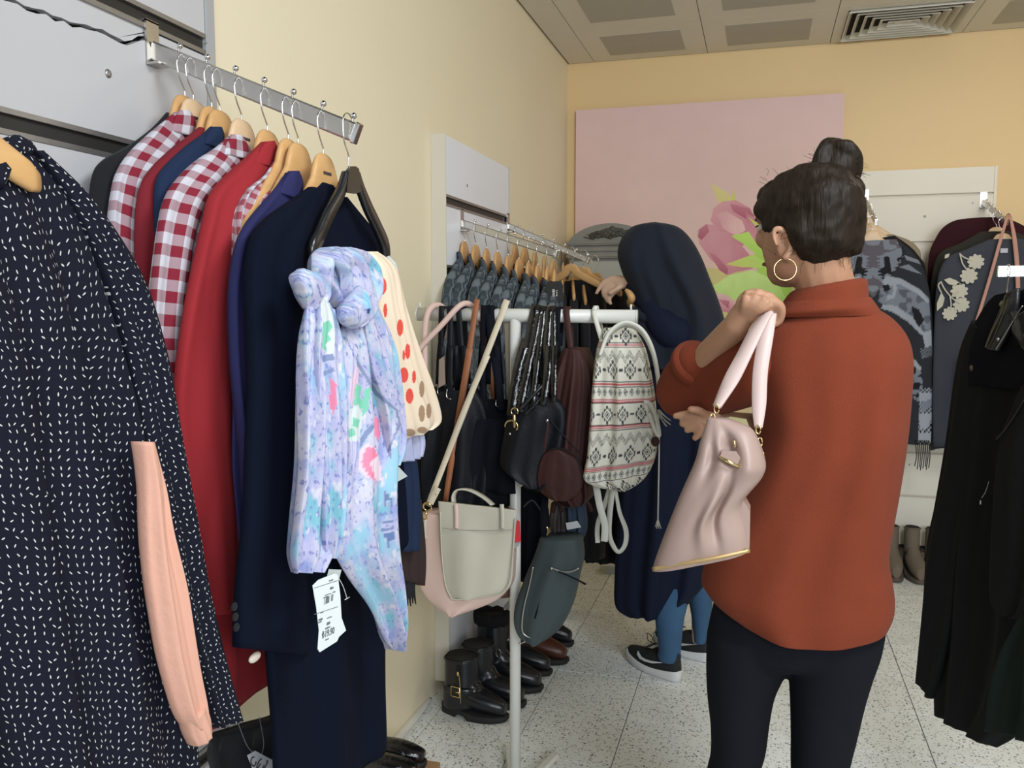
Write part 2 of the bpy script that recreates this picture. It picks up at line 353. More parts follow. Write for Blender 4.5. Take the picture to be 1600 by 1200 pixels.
# ---------------------------------------------------------------- slat panels
M['board'] = mat('white_laminate_board', (.52, .515, .53), rough=.42, bump=.03, var=.05, vscale=3)
M['board2'] = mat('cool_white_laminate_board', (.78, .80, .86), rough=.42, bump=.03, var=.03, vscale=3)
M['board_w'] = mat('warm_white_laminate_board', (.74, .70, .61), rough=.5, bump=.03, var=.04, vscale=3)
M['alu'] = mat('brushed_aluminium', (.34, .33, .32), rough=.4, metal=.8, bump=.1, var=.1)
M['shade_rail'] = mat('groove_shade_and_dark_rail', (.045, .043, .04), rough=.5, metal=.5, bump=0, var=.1)  # groove shade painted as near-black strips; also colours the dark bottom rail
M['edge'] = mat('grey_edge_profile', (.46, .47, .49), rough=.4, metal=.3, bump=0, var=.03)
M['edgew'] = mat('beige_panel_edge', (.60, .56, .47), rough=.5, bump=0, var=.03)
M['steel'] = mat('satin_steel', (.50, .48, .45), rough=.28, metal=1, bump=.05, var=.12, vscale=30)
M['chrome'] = mat('polished_chrome', (.78, .78, .77), rough=.12, metal=1, bump=0, var=0)
M['brass'] = mat('pale_gold_metal', (.80, .62, .30), rough=.22, metal=1, bump=0, var=0)
def screw(par, p, nrm_axis, r=.007):
    mb = MB(); sc = (.4, 1, 1) if nrm_axis == 0 else (1, .4, 1); mb.sphere(p, r, 6, sc=sc); obj('screw', mb, M['alu'], par)
# near left panel
t0 = .022; X0 = WX; XF = WX + t0
def groove(mbs, y0, y1, z, axis=0, base=XF):
    a, d = mbs
    if axis == 0:
        a.box((base - .012, y0, z + .011), (base + .002, y1, z + .019)); a.box((base - .012, y0, z - .019), (base + .002, y1, z - .011)); d.box((base - .012, y0, z - .012), (base - .006, y1, z + .012))
    else:
        a.box((y0, base - .002, z + .005), (y1, base + .012, z + .009)); a.box((y0, base - .002, z - .009), (y1, base + .012, z - .005)); d.box((y0, base + .008, z - .006), (y1, base + .012, z + .006))
pl = thing('slat_wall_panel', 'large worn white slatted display panel with a torn crack, left of the clothes arm', 'display panel', (WX, .9, 0))
zs = [1.836 + .006, 1.607, 1.38, 1.15, .92, .69, .46, .23]
tops = [2.62] + [z - .019 for z in zs]; 
for i in range(len(zs) + 1):
    hi = tops[i] if i else 2.62; lo = (zs[i] + .019) if i < len(zs) else .02
    if i == 1:
        # board broken along a jagged crack: two pieces
        r2 = random.Random(8); ys = np.linspace(.30, 1.30, 60); lowc = []
        for yy in ys:
            zc = hi - .006 - (1.30 - yy) * .0 - .020 * math.sin((1.3 - yy) * 2.6) * 1 - (.030 if yy < 1.24 else .03 * (1.3 - yy) / .06) + r2.uniform(-.004, .004)
            lowc.append((yy, zc))
        a = [(X0 + .004, y, z) for y, z in lowc] + [(X0 + .004, 1.445, lowc[-1][1]), (X0 + .004, 1.445, lo), (X0 + .004, .30, lo)]
        mb = MB(); mb.prism(a, (XF - X0 - .004, 0, 0)); obj('board', mb, M['board'], pl, 'broken white board')
        b_ = [(X0 + .004, y, z + .005 + .004 * r2.random()) for y, z in lowc] + [(X0 + .004, 1.30, hi), (X0 + .004, .30, hi)]
        mb = MB(); mb.prism(b_, (XF - X0 - .008, 0, 0)); obj('board', mb, M['board'], pl, 'torn strip of board')
    else:
        mb = MB(); mb.box((X0 + .002, .30, lo), (XF, 1.445, hi), bev=.001); obj('board', mb, M['board'], pl)
for z in zs:
    a, d = MB(), MB(); groove((a, d), .30, 1.445, z); o = obj('groove_rail', a, M['alu'], pl); obj('groove_shadow_strip', d, M['shade_rail'], o)
mb = MB(); mb.box((X0, 1.446, .02), (XF + .003, 1.474, 2.62), bev=.002); obj('edge_trim', mb, M['edge'], pl)
mb = MB(); mb.box((X0 - .02, .30, 0.02), (X0 + .0015, 1.445, 2.62)); obj('backing_sheet', mb, M['dark'], pl)
screw(pl, onX(169, 115, XF), 0, .0075); screw(pl, onX(321, 66, XF + .004), 0, .003)
# panel 2, further along the left wall
p2 = thing('slat_wall_panel', 'narrow white slatted display panel behind the grey cable knits', 'display panel', (WX, 3.0, 0))
Y0, Y1 = 2.66, 3.39; XF2 = WX + .05; zz = [1.69, 1.46, 1.23, 1.0, .77, .54, .31]
tp = [1.90] + [z - .019 for z in zz]
for i in range(len(zz) + 1):
    lo = (zz[i] + .019) if i < len(zz) else .09
    mb = MB(); mb.box((XF2 - .02, Y0 + .002, lo), (XF2, Y1 - .005, tp[i]), bev=.001); obj('board', mb, M['board2'], p2)
for z in zz:
    a, d = MB(), MB(); groove((a, d), Y0 + .002, Y1 - .005, z, base=XF2); o = obj('groove_rail', a, M['alu'], p2); obj('groove_shadow_strip', d, M['shade_rail'], o)
mb = MB(); mb.box((WX, Y0 - .004, .05), (XF2 + .002, Y0 + .001, 1.903), bev=.001); obj('side_board', mb, M['edgew'], p2)
mb = MB(); mb.box((WX, Y1 - .005, .05), (XF2 + .002, Y1, 1.903), bev=.001); obj('side_board', mb, M['edge'], p2)
mb = MB(); mb.box((WX, Y0, .05), (XF2 - .021, Y1 - .006, 1.90)); obj('backing_sheet', mb, M['edgew'], p2)
screw(p2, onX(730, 290, XF2), 0, .006)
# panel 3, on the back wall
p3 = thing('slat_wall_panel', 'white slatted display panel on the back wall right of the tulip picture', 'display panel', (.76, WY, 0))
A0, A1, FY = .455, 1.075, WY - .03; zz = [1.885, 1.655, 1.425, 1.195, .965, .735, .50, .30]
zz = [1.885, 1.655, 1.425, 1.195, .965, .735, .60, .375]; tp = [2.012] + [z - .009 for z in zz]
for i in range(len(zz) + 1):
    lo = (zz[i] + .009) if i < len(zz) else .12
    mb = MB(); mb.box((A0 + .012, FY, lo), (A1 - .012, FY + .02, tp[i]), bev=.001); obj('board', mb, M['board_w'], p3)
M['groove_w'] = mat('beige_groove_profile', (.55, .50, .41), rough=.5, bump=0)
for z in zz:
    a, d = MB(), MB(); groove((a, d), A0 + .012, A1 - .012, z, axis=1, base=FY); o = obj('groove_rail', a, M['board_w'], p3); obj('groove_shadow_strip', d, M['groove_w'], o)
for x in (A0, A1 - .012):
    mb = MB(); mb.box((x, FY - .003, .10), (x + .012, WY, 2.014), bev=.001); obj('edge_trim', mb, M['board_w'], p3)
mb = MB(); mb.box((A0 + .012, FY + .012, .10), (A1 - .012, WY, 2.01)); obj('backing_sheet', mb, M['groove_w'], p3)
mb = MB(); mb.box((A0, FY - .001, .10), (A1, FY + .02, .118)); obj('bottom_rail', mb, M['shade_rail'], p3)
screw(p3, onY(1445, 338, FY), 1, .006); screw(p3, onY(1520, 317, FY), 1, .004)
screw(p3, onY(1421, 726, FY), 1, .005)
# ---------------------------------------------------------------- display arms (waterfall arms with studs)
def arm(label, root, tip, h=.03, wd=.012, n=7, studs=None, bracket=.07):
    root, tip = np.array(root), np.array(tip); d = tip - root; L = np.linalg.norm(d); d /= L
    side = np.cross(d, (0, 0, 1)); side /= np.linalg.norm(side); upv = np.cross(side, d)
    t = thing('display_arm', label, 'clothes arm', root)
    mb = MB(); mb.obox((root + tip) / 2, d * L / 2, side * wd / 2, upv * h / 2)
    o = obj('arm_bar', mb, M['steel'], t); bv = o.modifiers.new('b', 'BEVEL'); bv.width = .003; bv.segments = 2
    mb = MB(); mb.obox(tip + d * .003, d * .004, side * (wd / 2 + .002), upv * (h / 2 + .002)); o = obj('end_cap', mb, M['chrome'], t); bv = o.modifiers.new('b', 'BEVEL'); bv.width = .002; bv.segments = 2
    mb = MB(); dh = d * np.array([1, 1, 0]); dh /= np.linalg.norm(dh)
    mb.obox(root + dh * .002 + np.array([0, 0, .012]), dh * .002, side * .016, np.array([0, 0, .036])); mb.obox(root + dh * .014 - np.array([0, 0, .026]), dh * .012, side * .016, np.array([0, 0, .002]))
    mb.obox(root - dh * .006 + np.array([0, 0, .047]), dh * .010, side * .016, np.array([0, 0, .002]))
    obj('wall_bracket', mb, M['steel'], t)
    for k in range(n):
        f = (k + .9) / n * .985 if studs is None else studs[k]
        p = root + d * L * f + upv * (h / 2); mb = MB(); mb.tube([p - upv * .001, p + upv * .006], .0018, 6, smooth_path=False); mb.sphere(p + upv * .009, .0052, 7); obj('stud', mb, M['chrome'], t)
    return root, tip
AY = 1.292
ar1, at1 = (XF, AY, 1.790), (-.644, AY, 1.628)
arm('long steel waterfall arm carrying shirts and coats on the left panel', ar1, at1, .031)
A2Y, A3Y = 2.811, 3.372
ar2, at2 = (XF2, A2Y, 1.628), (-.664, A2Y, 1.518); ar3, at3 = (XF2, A3Y, 1.668), (-.667, A3Y, 1.523)
arm('steel arm holding the grey cable knits', ar2, at2, .026); arm('steel arm behind the cable knits, holding the black clothes', ar3, at3, .024)
ar4, at4 = (.485, FY, 1.872), (.495, 4.28, 1.725); ar5, at5 = (1.02, FY, 1.842), (1.03, 4.28, 1.712)
arm('steel arm at the left edge of the back wall panel', ar4, at4, .026); arm('steel arm at the right edge of the back wall panel', ar5, at5, .026)
def armz(a, b, ax, v):
    f = (v - a[ax]) / (b[ax] - a[ax]); return a[2] + (b[2] - a[2]) * f
# ---------------------------------------------------------------- tulip picture
from itertools import product
cx0, cx1, cy, cz0, cz1 = -.998, .372, WY - .035, 1.02, 2.40
pic = thing('canvas_picture', 'large pink canvas print of tulips on the back wall', 'picture', (-.3, cy, 1.7))
mb = MB(); mb.box((cx0, cy, cz0), (cx1, WY, cz1), bev=.003); obj('stretcher_frame', mb, mat('pink_canvas_edge', (.55, .36, .34)), pic)
NX, NZ = 460, 460
gx, gz = np.meshgrid(np.linspace(cx0, cx1, NX), np.linspace(cz1, cz0, NZ)); V = np.stack([gx.ravel(), np.full(gx.size, cy - .0015), gz.ravel()], 1)
ii = np.arange(NX * NZ).reshape(NZ, NX); fs = np.stack([ii[:-1, :-1], ii[1:, :-1], ii[1:, 1:], ii[:-1, 1:]], -1).reshape(-1, 4).tolist()
mb = MB(); mb.v = V.tolist(); mb.f = [tuple(f) for f in fs]; mb.uv = np.stack([gx.ravel(), gz.ravel()], 1).tolist(); mb.sm = [False] * len(fs)
po = obj('tulip_print', mb, painted('tulip_canvas_print', rough=.75, bump=.15, bscale=300), pic)
def vnoise(x, y, s, seed=0):
    rs = np.random.RandomState(seed); g = rs.rand(64, 64); X, Y = (x * s) % 63, (y * s) % 63; i, j = X.astype(int), Y.astype(int); a, b = X - i, Y - j
    a, b = a * a * (3 - 2 * a), b * b * (3 - 2 * b); return (g[i, j] * (1 - a) + g[i + 1, j] * a) * (1 - b) + (g[i, j + 1] * (1 - a) + g[i + 1, j + 1] * a) * b
def cpx(pts): return [tuple(onY(px, py, cy)[[0, 2]]) for px, py in pts]
def tul(u, v, co):
    x, z = co[:, 0], co[:, 2]; n = vnoise(x + 2, z, 3, 1); f = np.clip((z - 1.3) / 1.1, 0, 1)[:, None]
    c = np.array([.74, .50, .42]) * (1 - f) + np.array([.70, .50, .49]) * f; c = c * (1 + .08 * (n[:, None] - .5))
    def put(poly, c0, c1, d=(0, 1), blur=0):
        p = cpx(poly); m_ = inpoly(x, z, p)
        if not m_.any(): return
        P = np.array(p); dd = np.array(d, float); q0, q1 = (P @ dd).min(), (P @ dd).max(); t = ((x * dd[0] + z * dd[1]) - q0) / (q1 - q0); t = np.clip(t + .25 * (vnoise(x + 3, z, 22, 3) - .5), 0, 1)[:, None]
        c[m_] = (np.array(c0) * (1 - t) + np.array(c1) * t)[m_]
    DK, MD, LT, VL = (.40, .10, .15), (.55, .20, .25), (.66, .33, .36), (.78, .50, .47)
    YG, GR, LG, DG = (.62, .60, .16), (.30, .50, .06), (.48, .70, .14), (.20, .34, .05)
    bl = [(1090, 430), (1500, 430), (1500, 700), (1000, 700), (1040, 500)]
    put([(960, 430), (1100, 418), (1180, 425), (1300, 420), (1400, 800), (900, 800)], (.42, .58, .16), (.62, .52, .22))
    put([(1110, 285), (1135, 300), (1160, 330), (1130, 325), (1118, 308)], YG, (.70, .58, .30)); put([(1145, 295), (1152, 320), (1158, 330), (1140, 325), (1143, 305)], YG, YG)
    put([(1090, 360), (1103, 350), (1120, 352), (1135, 362), (1160, 385), (1185, 415), (1175, 420), (1150, 425), (1138, 430), (1110, 405), (1092, 380)], MD, LT, (-1, 1))
    put([(1093, 358), (1105, 350), (1108, 362), (1096, 375), (1090, 370)], DK, MD)
    put([(1115, 325), (1130, 314), (1150, 313), (1172, 325), (1180, 345), (1178, 370), (1160, 385), (1130, 368), (1110, 345)], MD, LT, (-1, 1))
    put([(1120, 335), (1135, 330), (1160, 345), (1165, 360), (1150, 368), (1130, 358)], LT, VL, (1, 0)); put([(1140, 318), (1172, 326), (1180, 340), (1165, 342), (1145, 330)], DK, MD, (0, 1))
    put([(1165, 332), (1190, 345), (1192, 395), (1180, 380), (1168, 355)], LT, MD); put([(1168, 338), (1185, 350), (1186, 360)], YG, LG)
    put([(1110, 362), (1135, 362), (1165, 400), (1172, 418), (1150, 424), (1128, 405), (1108, 380)], MD, LT, (-1, .3)); put([(1108, 395), (1118, 398), (1138, 420), (1136, 430), (1124, 422)], DK, MD)
    put([(1142, 369), (1170, 362), (1178, 375), (1200, 400), (1240, 430), (1230, 500), (1190, 460), (1178, 395), (1160, 380)], GR, LG, (0, 1))
    put([(1134, 413), (1175, 398), (1195, 408), (1190, 418), (1160, 418)], LG, YG, (-1, 0)); put([(1112, 448), (1140, 430), (1175, 422), (1215, 440), (1235, 480), (1220, 520), (1190, 500), (1150, 470), (1125, 460)], GR, (.58, .76, .26), (-.3, 1))
    put([(1110, 458), (1135, 460), (1150, 472), (1145, 490), (1120, 485)], MD, VL); put([(1122, 468), (1140, 470), (1138, 482)], DK, MD)
    put([(1050, 500), (1120, 470), (1140, 520), (1080, 560)], (.3, .45, .08), LG)
    for sx, sz, rr_, aa in ((-.68, 1.93, .06, .25), (-.15, 1.75, .05, .3), (-.05, 1.83, .02, .4)):
        k_ = np.clip(1 - np.hypot(x - sx, z - sz) / rr_, 0, 1)[:, None] * aa; c = c * (1 - k_) + np.array([.8, .6, .5]) * k_
    return c
paint(po, tul)
# ---------------------------------------------------------------- grey vanity mirror in the corner
M['vgrey'] = mat('grey_chalk_paint', (.215, .21, .185), rough=.8, bump=.4, bscale=80, var=.2)
van = thing('vanity_cabinet', 'grey painted vintage mirror cabinet with carved crest in the back corner', 'cabinet', (-.75, 4.5, 0))
mb = MB(); mb.box((-.975, 4.40, .55), (-.555, 4.60, 1.59), bev=.004); obj('cabinet_body', mb, M['vgrey'], van)
mb = MB(); mb.box((-.985, 4.37, 1.585), (-.54, 4.61, 1.612), bev=.008); mb.box((-.975, 4.385, 1.612), (-.55, 4.6, 1.652), bev=.01); mb.box((-.99, 4.365, 1.652), (-.535, 4.61, 1.672), bev=.008)
obj('cornice', mb, M['vgrey'], van)
cp = [(-.98, 1.672)] + [(-.762 + .205 * math.sin(a), 1.672 + .01 + .082 * (math.cos(a * .95) ** 1.6 if math.cos(a * .95) > 0 else 0)) for a in np.linspace(-1.5, 1.5, 24)] + [(-.545, 1.672)]
mb = MB(); mb.prism([(x, 4.40, z) for x, z in cp], (0, .03, 0)); obj('crest_board', mb, M['vgrey'], van)
mb = MB(); r3 = random.Random(3)
for k in range(40):
    a = (k / 39 - .5) * 2; x = -.745 + a * .115; z = 1.722 - abs(a) * .022 + .012 * math.sin(k * 2.4)
    mb.sphere((x, 4.397, z), .0125 * (1.1 - .5 * abs(a)), 6, sc=(1.2, .5, .8 + .4 * r3.random()))
    if k % 3 == 0: mb.tube([(x, 4.395, z), (x + .02, 4.392, z - .02 + .01 * r3.random()), (x + .035 * (1 if a > 0 else -1), 4.395, z - .004)], [.005, .004, .002], 6)
obj('carved_leaves', mb, mat('dark_bronze_carving', (.055, .052, .042), rough=.5), van)
mb = MB(); mb.box((-.955, 4.388, .62), (-.575, 4.401, 1.57), bev=.003); obj('door_panel', mb, mat('pale_grey_panel', (.36, .36, .32), rough=.5, var=.1), van)
for x in (-.955, -.575):
    for y in (4.42, 4.58): mb = MB(); mb.tube([(x, y, .0), (x, y, .3), (x, y, .56)], [.014, .018, .024], 8); obj('leg', mb, M['vgrey'], van)
# ================================================================ HANGERS AND GARMENTS ON THE LEFT ARM
M['wood'] = wood('varnished_beech', (.50, .27, .10), (.66, .40, .17)); M['woodp'] = wood('pale_matt_beech', (.62, .43, .26), (.70, .50, .31))
M['ink'] = mat('dark_print_ink', (.06, .045, .04), bump=0, var=0)
def hanger_parts(t, m, W=.155, drop=.165, hump=.05, hk=.033, mark=True, flip=1, notch=.085, R=.0185):
    """hanger in its own frame: y across the shoulders, z up, origin at the top of the wood"""
    mb = MB(); rings = []
    for q in np.linspace(-1, 1, 45):
        a = abs(q); ay = a * W
        top = -hump * (1 - math.sqrt(max(0, 1 - (min(ay, .040) / .0405) ** 2))) * .62 - max(0, ay - .026) * (drop - .62 * hump) / (W - .026)
        bot = -notch + max(0, .02 - ay) * 1.0 - max(0, ay - .02) * (drop + .024 - notch) / (W - .02)
        bot = min(bot, top - .020); zc, hh = (top + bot) / 2, (top - bot) / 2; e = 1 if a < .97 else .7
        th = .0065 * e; xo = .006 * a * a * flip
        rings.append([(xo + th * math.cos(b), q * W, zc + hh * e * (abs(math.sin(b)) ** .55) * (1 if math.sin(b) >= 0 else -1)) for b in np.linspace(0, 2 * math.pi, 16, endpoint=False)])
    mb.loft(rings); obj('wooden_bow', mb, m, t)
    mb = MB(); pts = [(0, 0, -.01), (0, 0, .006), (0, -.004, hk * .4), (0, -R * .8, hk * .9)] + [(0, -R * math.cos(a), hk + R * .9 + R * math.sin(a)) for a in np.linspace(-.15, math.pi * 1.12, 12)]
    mb.tube(pts, .0013, 6, k=3); obj('wire_hook', mb, M['chrome'], t)
    if mark: mb = MB(); mb.box((.0062, -.013, -.036), (.0072, .013, -.031)); obj('printed_mark', mb, M['ink'], t)
def hanger(x, y, ztop, label, m=None, rz=0, group=None, **kw):
    t = thing('wooden_hanger', label, 'hanger', (x, y, ztop), group, local=True, rz=rz); hanger_parts(t, m or M['wood'], **kw); return t
def a1(x): return armz(ar1, at1, 0, x)
# hung planes along the arm and what hangs there
yc = AY
def mir(pts3): return [np.array([p[0], 2 * yc - p[1], p[2]]) for p in pts3]
def dmirror(p3, x):   # build with explicit 3D points
    return [np.array([x, p[1], p[2]]) for p in p3]
def hung(name, label, cat, x, m, Lpx, th=.008, amp=.005, seed=1, sleeve=None, collar=None, kf=3, thp=None, far_sleeve=True, mmx=48, so=.012):
    t = thing(name, label, cat, (x, yc, 1.5))
    L = [onX(px, py, x) for px, py in Lpx]; R = mir(L)
    cloth('body', m, t, L, R, (None, (1, 0, 0)), th=th, amp=amp, seed=seed, kf=kf, thp=thp, mm=mmx, edge=.01)
    if sleeve:
        a = [onX(*p, x) for p in sleeve[0]]; b = [onX(*p, x) for p in sleeve[1]]
        cloth('sleeve', m, t, a, b, (None, (1, 0, 0)), th=sleeve[2], amp=.004, seed=seed + 5, kf=1.5, off=so, mm=36, pw=.6, edge=.03, thp=[.45, .7] + [1] * (len(a) - 2))
        if far_sleeve: cloth('sleeve', m, t, mir(b), mir(a), (None, (1, 0, 0)), th=sleeve[2] * .8, amp=.004, seed=seed + 7, kf=1.5, off=.004, mm=28, pw=.6, thp=[.45, .7] + [1] * (len(a) - 2))
    if collar:
        a = [onX(*p, x) for p in collar[0]]; b = [onX(*p, x) for p in collar[1]]
        cloth('collar', m, t, a, b, (None, (1, 0, 0)), th=.007, amp=.001, seed=seed, kf=1, off=so + .008, mm=24, pw=.8)
    return t
M['blk'] = mat('black_jersey', (.012, .012, .014), rough=.9, bump=.3, sheen=.05); M['ging'] = gingham('red_white_gingham_cotton', (.56, .55, .60), (.22, .018, .035), .034)
M['dred'] = mat('dark_red_cotton', (.19, .016, .024), rough=.9, bump=.4, bscale=300, var=.1); M['red'] = mat('red_cotton', (.30, .022, .028), rough=.9, bump=.4, bscale=300, var=.1)
M['navy'] = mat('navy_jersey', (.012, .024, .062), rough=.92, bump=.3); M['indigo'] = mat('indigo_blue_cotton', (.022, .022, .085), rough=.9, bump=.3, var=.1); M['coat'] = mat('blue_black_wool', (.004, .006, .015), rough=.95, bump=.5, bscale=500, var=.15, spec=.08)
hung('long_sleeved_top', 'black long-sleeved top hanging closest to the slatted panel', 'top', -.984, M['blk'], [(268, 215), (215, 240), (160, 275), (143, 320), (145, 400), (160, 600), (200, 900)], seed=2,
     sleeve=([(252, 176), (228, 202), (192, 230), (156, 252), (141, 280), (137, 340), (140, 420), (150, 600)], [(262, 192), (250, 215), (225, 240), (200, 265), (184, 300), (178, 340), (180, 420), (190, 600)], .010))
hung('gingham_shirt', 'red and white gingham shirt hanging nearest the slatted panel', 'shirt', -.955, M['ging'], [(280, 215), (240, 235), (205, 262), (190, 300), (187, 360), (192, 440), (215, 640), (270, 950)], seed=3,
     sleeve=([(264, 176), (246, 192), (222, 212), (195, 238), (176, 268), (168, 300), (163, 345), (166, 420), (190, 560), (228, 740)], [(280, 200), (276, 225), (262, 245), (245, 265), (230, 290), (222, 330), (216, 380), (220, 440), (238, 580), (264, 745)], .014), collar=([(266, 173), (258, 186), (252, 206)], [(278, 174), (289, 190), (287, 216)]))
hung('cotton_shirt', 'dark red shirt hanging between the first gingham shirt and the navy sweater', 'shirt', -.920, M['dred'], [(318, 235), (275, 250), (240, 280), (222, 320), (217, 380), (222, 460), (240, 640), (280, 960)], seed=4,
     sleeve=([(303, 199), (285, 214), (262, 232), (232, 262), (215, 290), (207, 330), (205, 400), (212, 480), (228, 620), (250, 800)], [(314, 212), (308, 236), (295, 256), (276, 285), (262, 315), (254, 350), (250, 400), (254, 480), (264, 620), (285, 800)], .012))
hung('navy_sweater', 'navy blue sweater between the dark red shirt and the larger gingham shirt', 'sweater', -.893, M['navy'], [(332, 240), (290, 262), (256, 285), (244, 320), (242, 380), (247, 460), (262, 640), (300, 900)], seed=5,
     sleeve=([(320, 198), (305, 212), (285, 228), (255, 258), (240, 285), (236, 320), (236, 360), (240, 440)], [(333, 212), (330, 236), (318, 256), (300, 285), (284, 312), (276, 342), (272, 380), (276, 450)], .012), collar=([(318, 199), (308, 210), (300, 225)], [(328, 200), (334, 214), (328, 234)]))
hung('gingham_shirt', 'larger red and white gingham shirt with long sleeve beside the bright red shirt', 'shirt', -.855, M['ging'], [(366, 255), (320, 275), (280, 300), (262, 335), (256, 400), (257, 500), (272, 700), (310, 960)], seed=6,
     sleeve=([(348, 213), (330, 230), (302, 250), (272, 280), (252, 310), (241, 350), (232, 410), (224, 480), (222, 560), (232, 640), (254, 745)], [(366, 236), (362, 262), (348, 286), (325, 310), (308, 338), (298, 372), (290, 425), (286, 490), (285, 560), (289, 640), (297, 742)], .016), collar=([(346, 211), (338, 224), (332, 242)], [(360, 213), (372, 232), (379, 252)]))
hung('cotton_shirt', 'long bright red shirt with a rolled sleeve hanging left of the indigo shirt', 'shirt', -.808, M['red'], [(415, 268), (372, 285), (335, 305), (320, 335), (312, 400), (300, 500), (290, 700), (296, 900), (296, 1030), (298, 1160)], amp=.010, th=.012, seed=7,
     sleeve=([(400, 222), (380, 242), (352, 268), (330, 292), (320, 312), (313, 345), (300, 400), (284, 480), (268, 590), (264, 650), (272, 740), (292, 850), (312, 962)], [(416, 240), (412, 272), (398, 300), (380, 325), (368, 352), (362, 385), (360, 430), (360, 500), (363, 590), (366, 650), (370, 720), (372, 850), (364, 945)], .018), collar=([(398, 222), (389, 236), (380, 256)], [(411, 221), (418, 240), (411, 264)]))
hung('gingham_shirt', 'small piece of pale gingham shirt showing between the red and the indigo shirts', 'shirt', -.775, gingham('pale_gingham_cotton', (.55, .55, .60), (.30, .06, .08), .022), [(436, 275), (410, 285), (385, 305), (368, 330), (362, 380), (366, 520), (380, 700)], th=.006, amp=.003, seed=8,
     sleeve=([(424, 252), (405, 276), (382, 296), (366, 328), (362, 370), (362, 450)], [(438, 262), (428, 290), (408, 320), (398, 350), (394, 385), (392, 460)], .009), far_sleeve=False, so=.006)
hung('indigo_shirt', 'indigo blue shirt with long sleeve between the red shirt and the black coat', 'shirt', -.745, M['indigo'], [(460, 300), (425, 325), (395, 350), (375, 390), (366, 440), (364, 560), (368, 700), (380, 860)], seed=9,
     sleeve=([(436, 270), (422, 292), (398, 318), (370, 352), (356, 390), (347, 455), (348, 540), (354, 620), (366, 720), (376, 820)], [(454, 288), (450, 320), (434, 350), (416, 380), (404, 420), (398, 470), (398, 550), (402, 640), (410, 740), (416, 820)], .013), collar=([(435, 268), (426, 284), (420, 302)], [(448, 268), (456, 288), (452, 318)]))
coat = hung('wool_coat', 'long blue-black coat hanging in front, behind the plastic hanger', 'coat', -.702, M['coat'], [(494, 284), (466, 305), (434, 330), (406, 355), (394, 400), (392, 560), (400, 800), (412, 1000), (420, 1120), (424, 1230), (430, 1350)], th=.018, amp=.008, seed=10, kf=2.1, mmx=64,
     sleeve=([(474, 292), (440, 316), (405, 342), (384, 372), (377, 430), (379, 520), (378, 640), (370, 780), (360, 900), (356, 1010)], [(490, 300), (480, 345), (466, 385), (456, 430), (458, 500), (464, 600), (468, 700), (472, 820), (474, 920), (470, 1022)], .020), thp=[.5, .8, 1, 1, 1, 1, 1.2, 1.3, 1.3, 1.3, 1.3])
mb = MB()
for py_ in (948, 964, 980): mb.sphere(onX(366 + (py_ - 948) * .1, py_, -.66), .006, 6, sc=(.5, 1, 1))
obj('cuff_buttons', mb, M['blk'], coat)
mb = MB(); mb.sphere(onX(398, 1027, -.685), .010, 8, sc=(.5, 1.4, .7)); tag(obj('sleeve_lining', mb, mat('cream_lining', (.6, .52, .44)), coat), 'x', 'x'); o = bpy.data.objects['sleeve_lining']; del o['label']; del o['category']
for i, (x, lb) in enumerate(((-.966, 'wooden hanger of the black top, first from the slatted panel'), (-.949, 'wooden hanger of the gingham shirt nearest the panel'), (-.913, 'wooden hanger inside the dark red shirt'), (-.897, 'wooden hanger of the navy sweater'),
        (-.855, 'wooden hanger of the larger gingham shirt'), (-.806, 'wooden hanger of the bright red shirt'), (-.766, 'wooden hanger behind the indigo shirt hanger'), (-.748, 'wooden hanger of the indigo shirt'), (-.702, 'wooden hanger of the long dark coat'))):
    z = a1(x) + .0155 - .033 - .0185 * 1.9 - .0013
    hanger(x, yc, z, lb, m=M['woodp'] if i in (1, 4) else M['wood'], mark=i in (1, 4, 5, 8))
# plastic hanger with scarves
px_ = -.657; zt = a1(px_) + .0165 - .05 - .035
M['plast'] = mat('black_plastic', (.012, .012, .013), rough=.3, bump=.05, coat=.3)
t = thing('plastic_hanger', 'black plastic hanger at the end of the arm carrying tied scarves', 'hanger', (px_, yc, zt))
q = lambda a, b: onX(a, b, px_)
mb = MB(); R = .0185; top = q(545, 262)
mb.tube([top, top + (0, 0, .02), top + (0, -R * .8, .04)] + [top + np.array([0, -R * math.cos(a), .05 + R + R * math.sin(a)]) for a in np.linspace(-.1, 3.3, 10)], .0013, 6, k=3); obj('wire_hook', mb, M['chrome'], t)
mb = MB(); mb.prism([q(*p) for p in ((540, 266), (537, 300), (552, 303), (560, 299), (556, 264), (551, 260), (545, 260))], (.006, 0, 0)); obj('hanger_block', mb, M['plast'], t)
for pth in ([(541, 272), (532, 300), (513, 335), (500, 365), (491, 385), (491, 402)], [(556, 272), (563, 295), (575, 325), (588, 352), (600, 380), (603, 400)]):
    mb = MB(); mb.strap([q(*p) for p in pth], (0, 1, 0), [.016, .018, .022, .022, .024, .02], .010); obj('hanger_arm', mb, M['plast'], t)
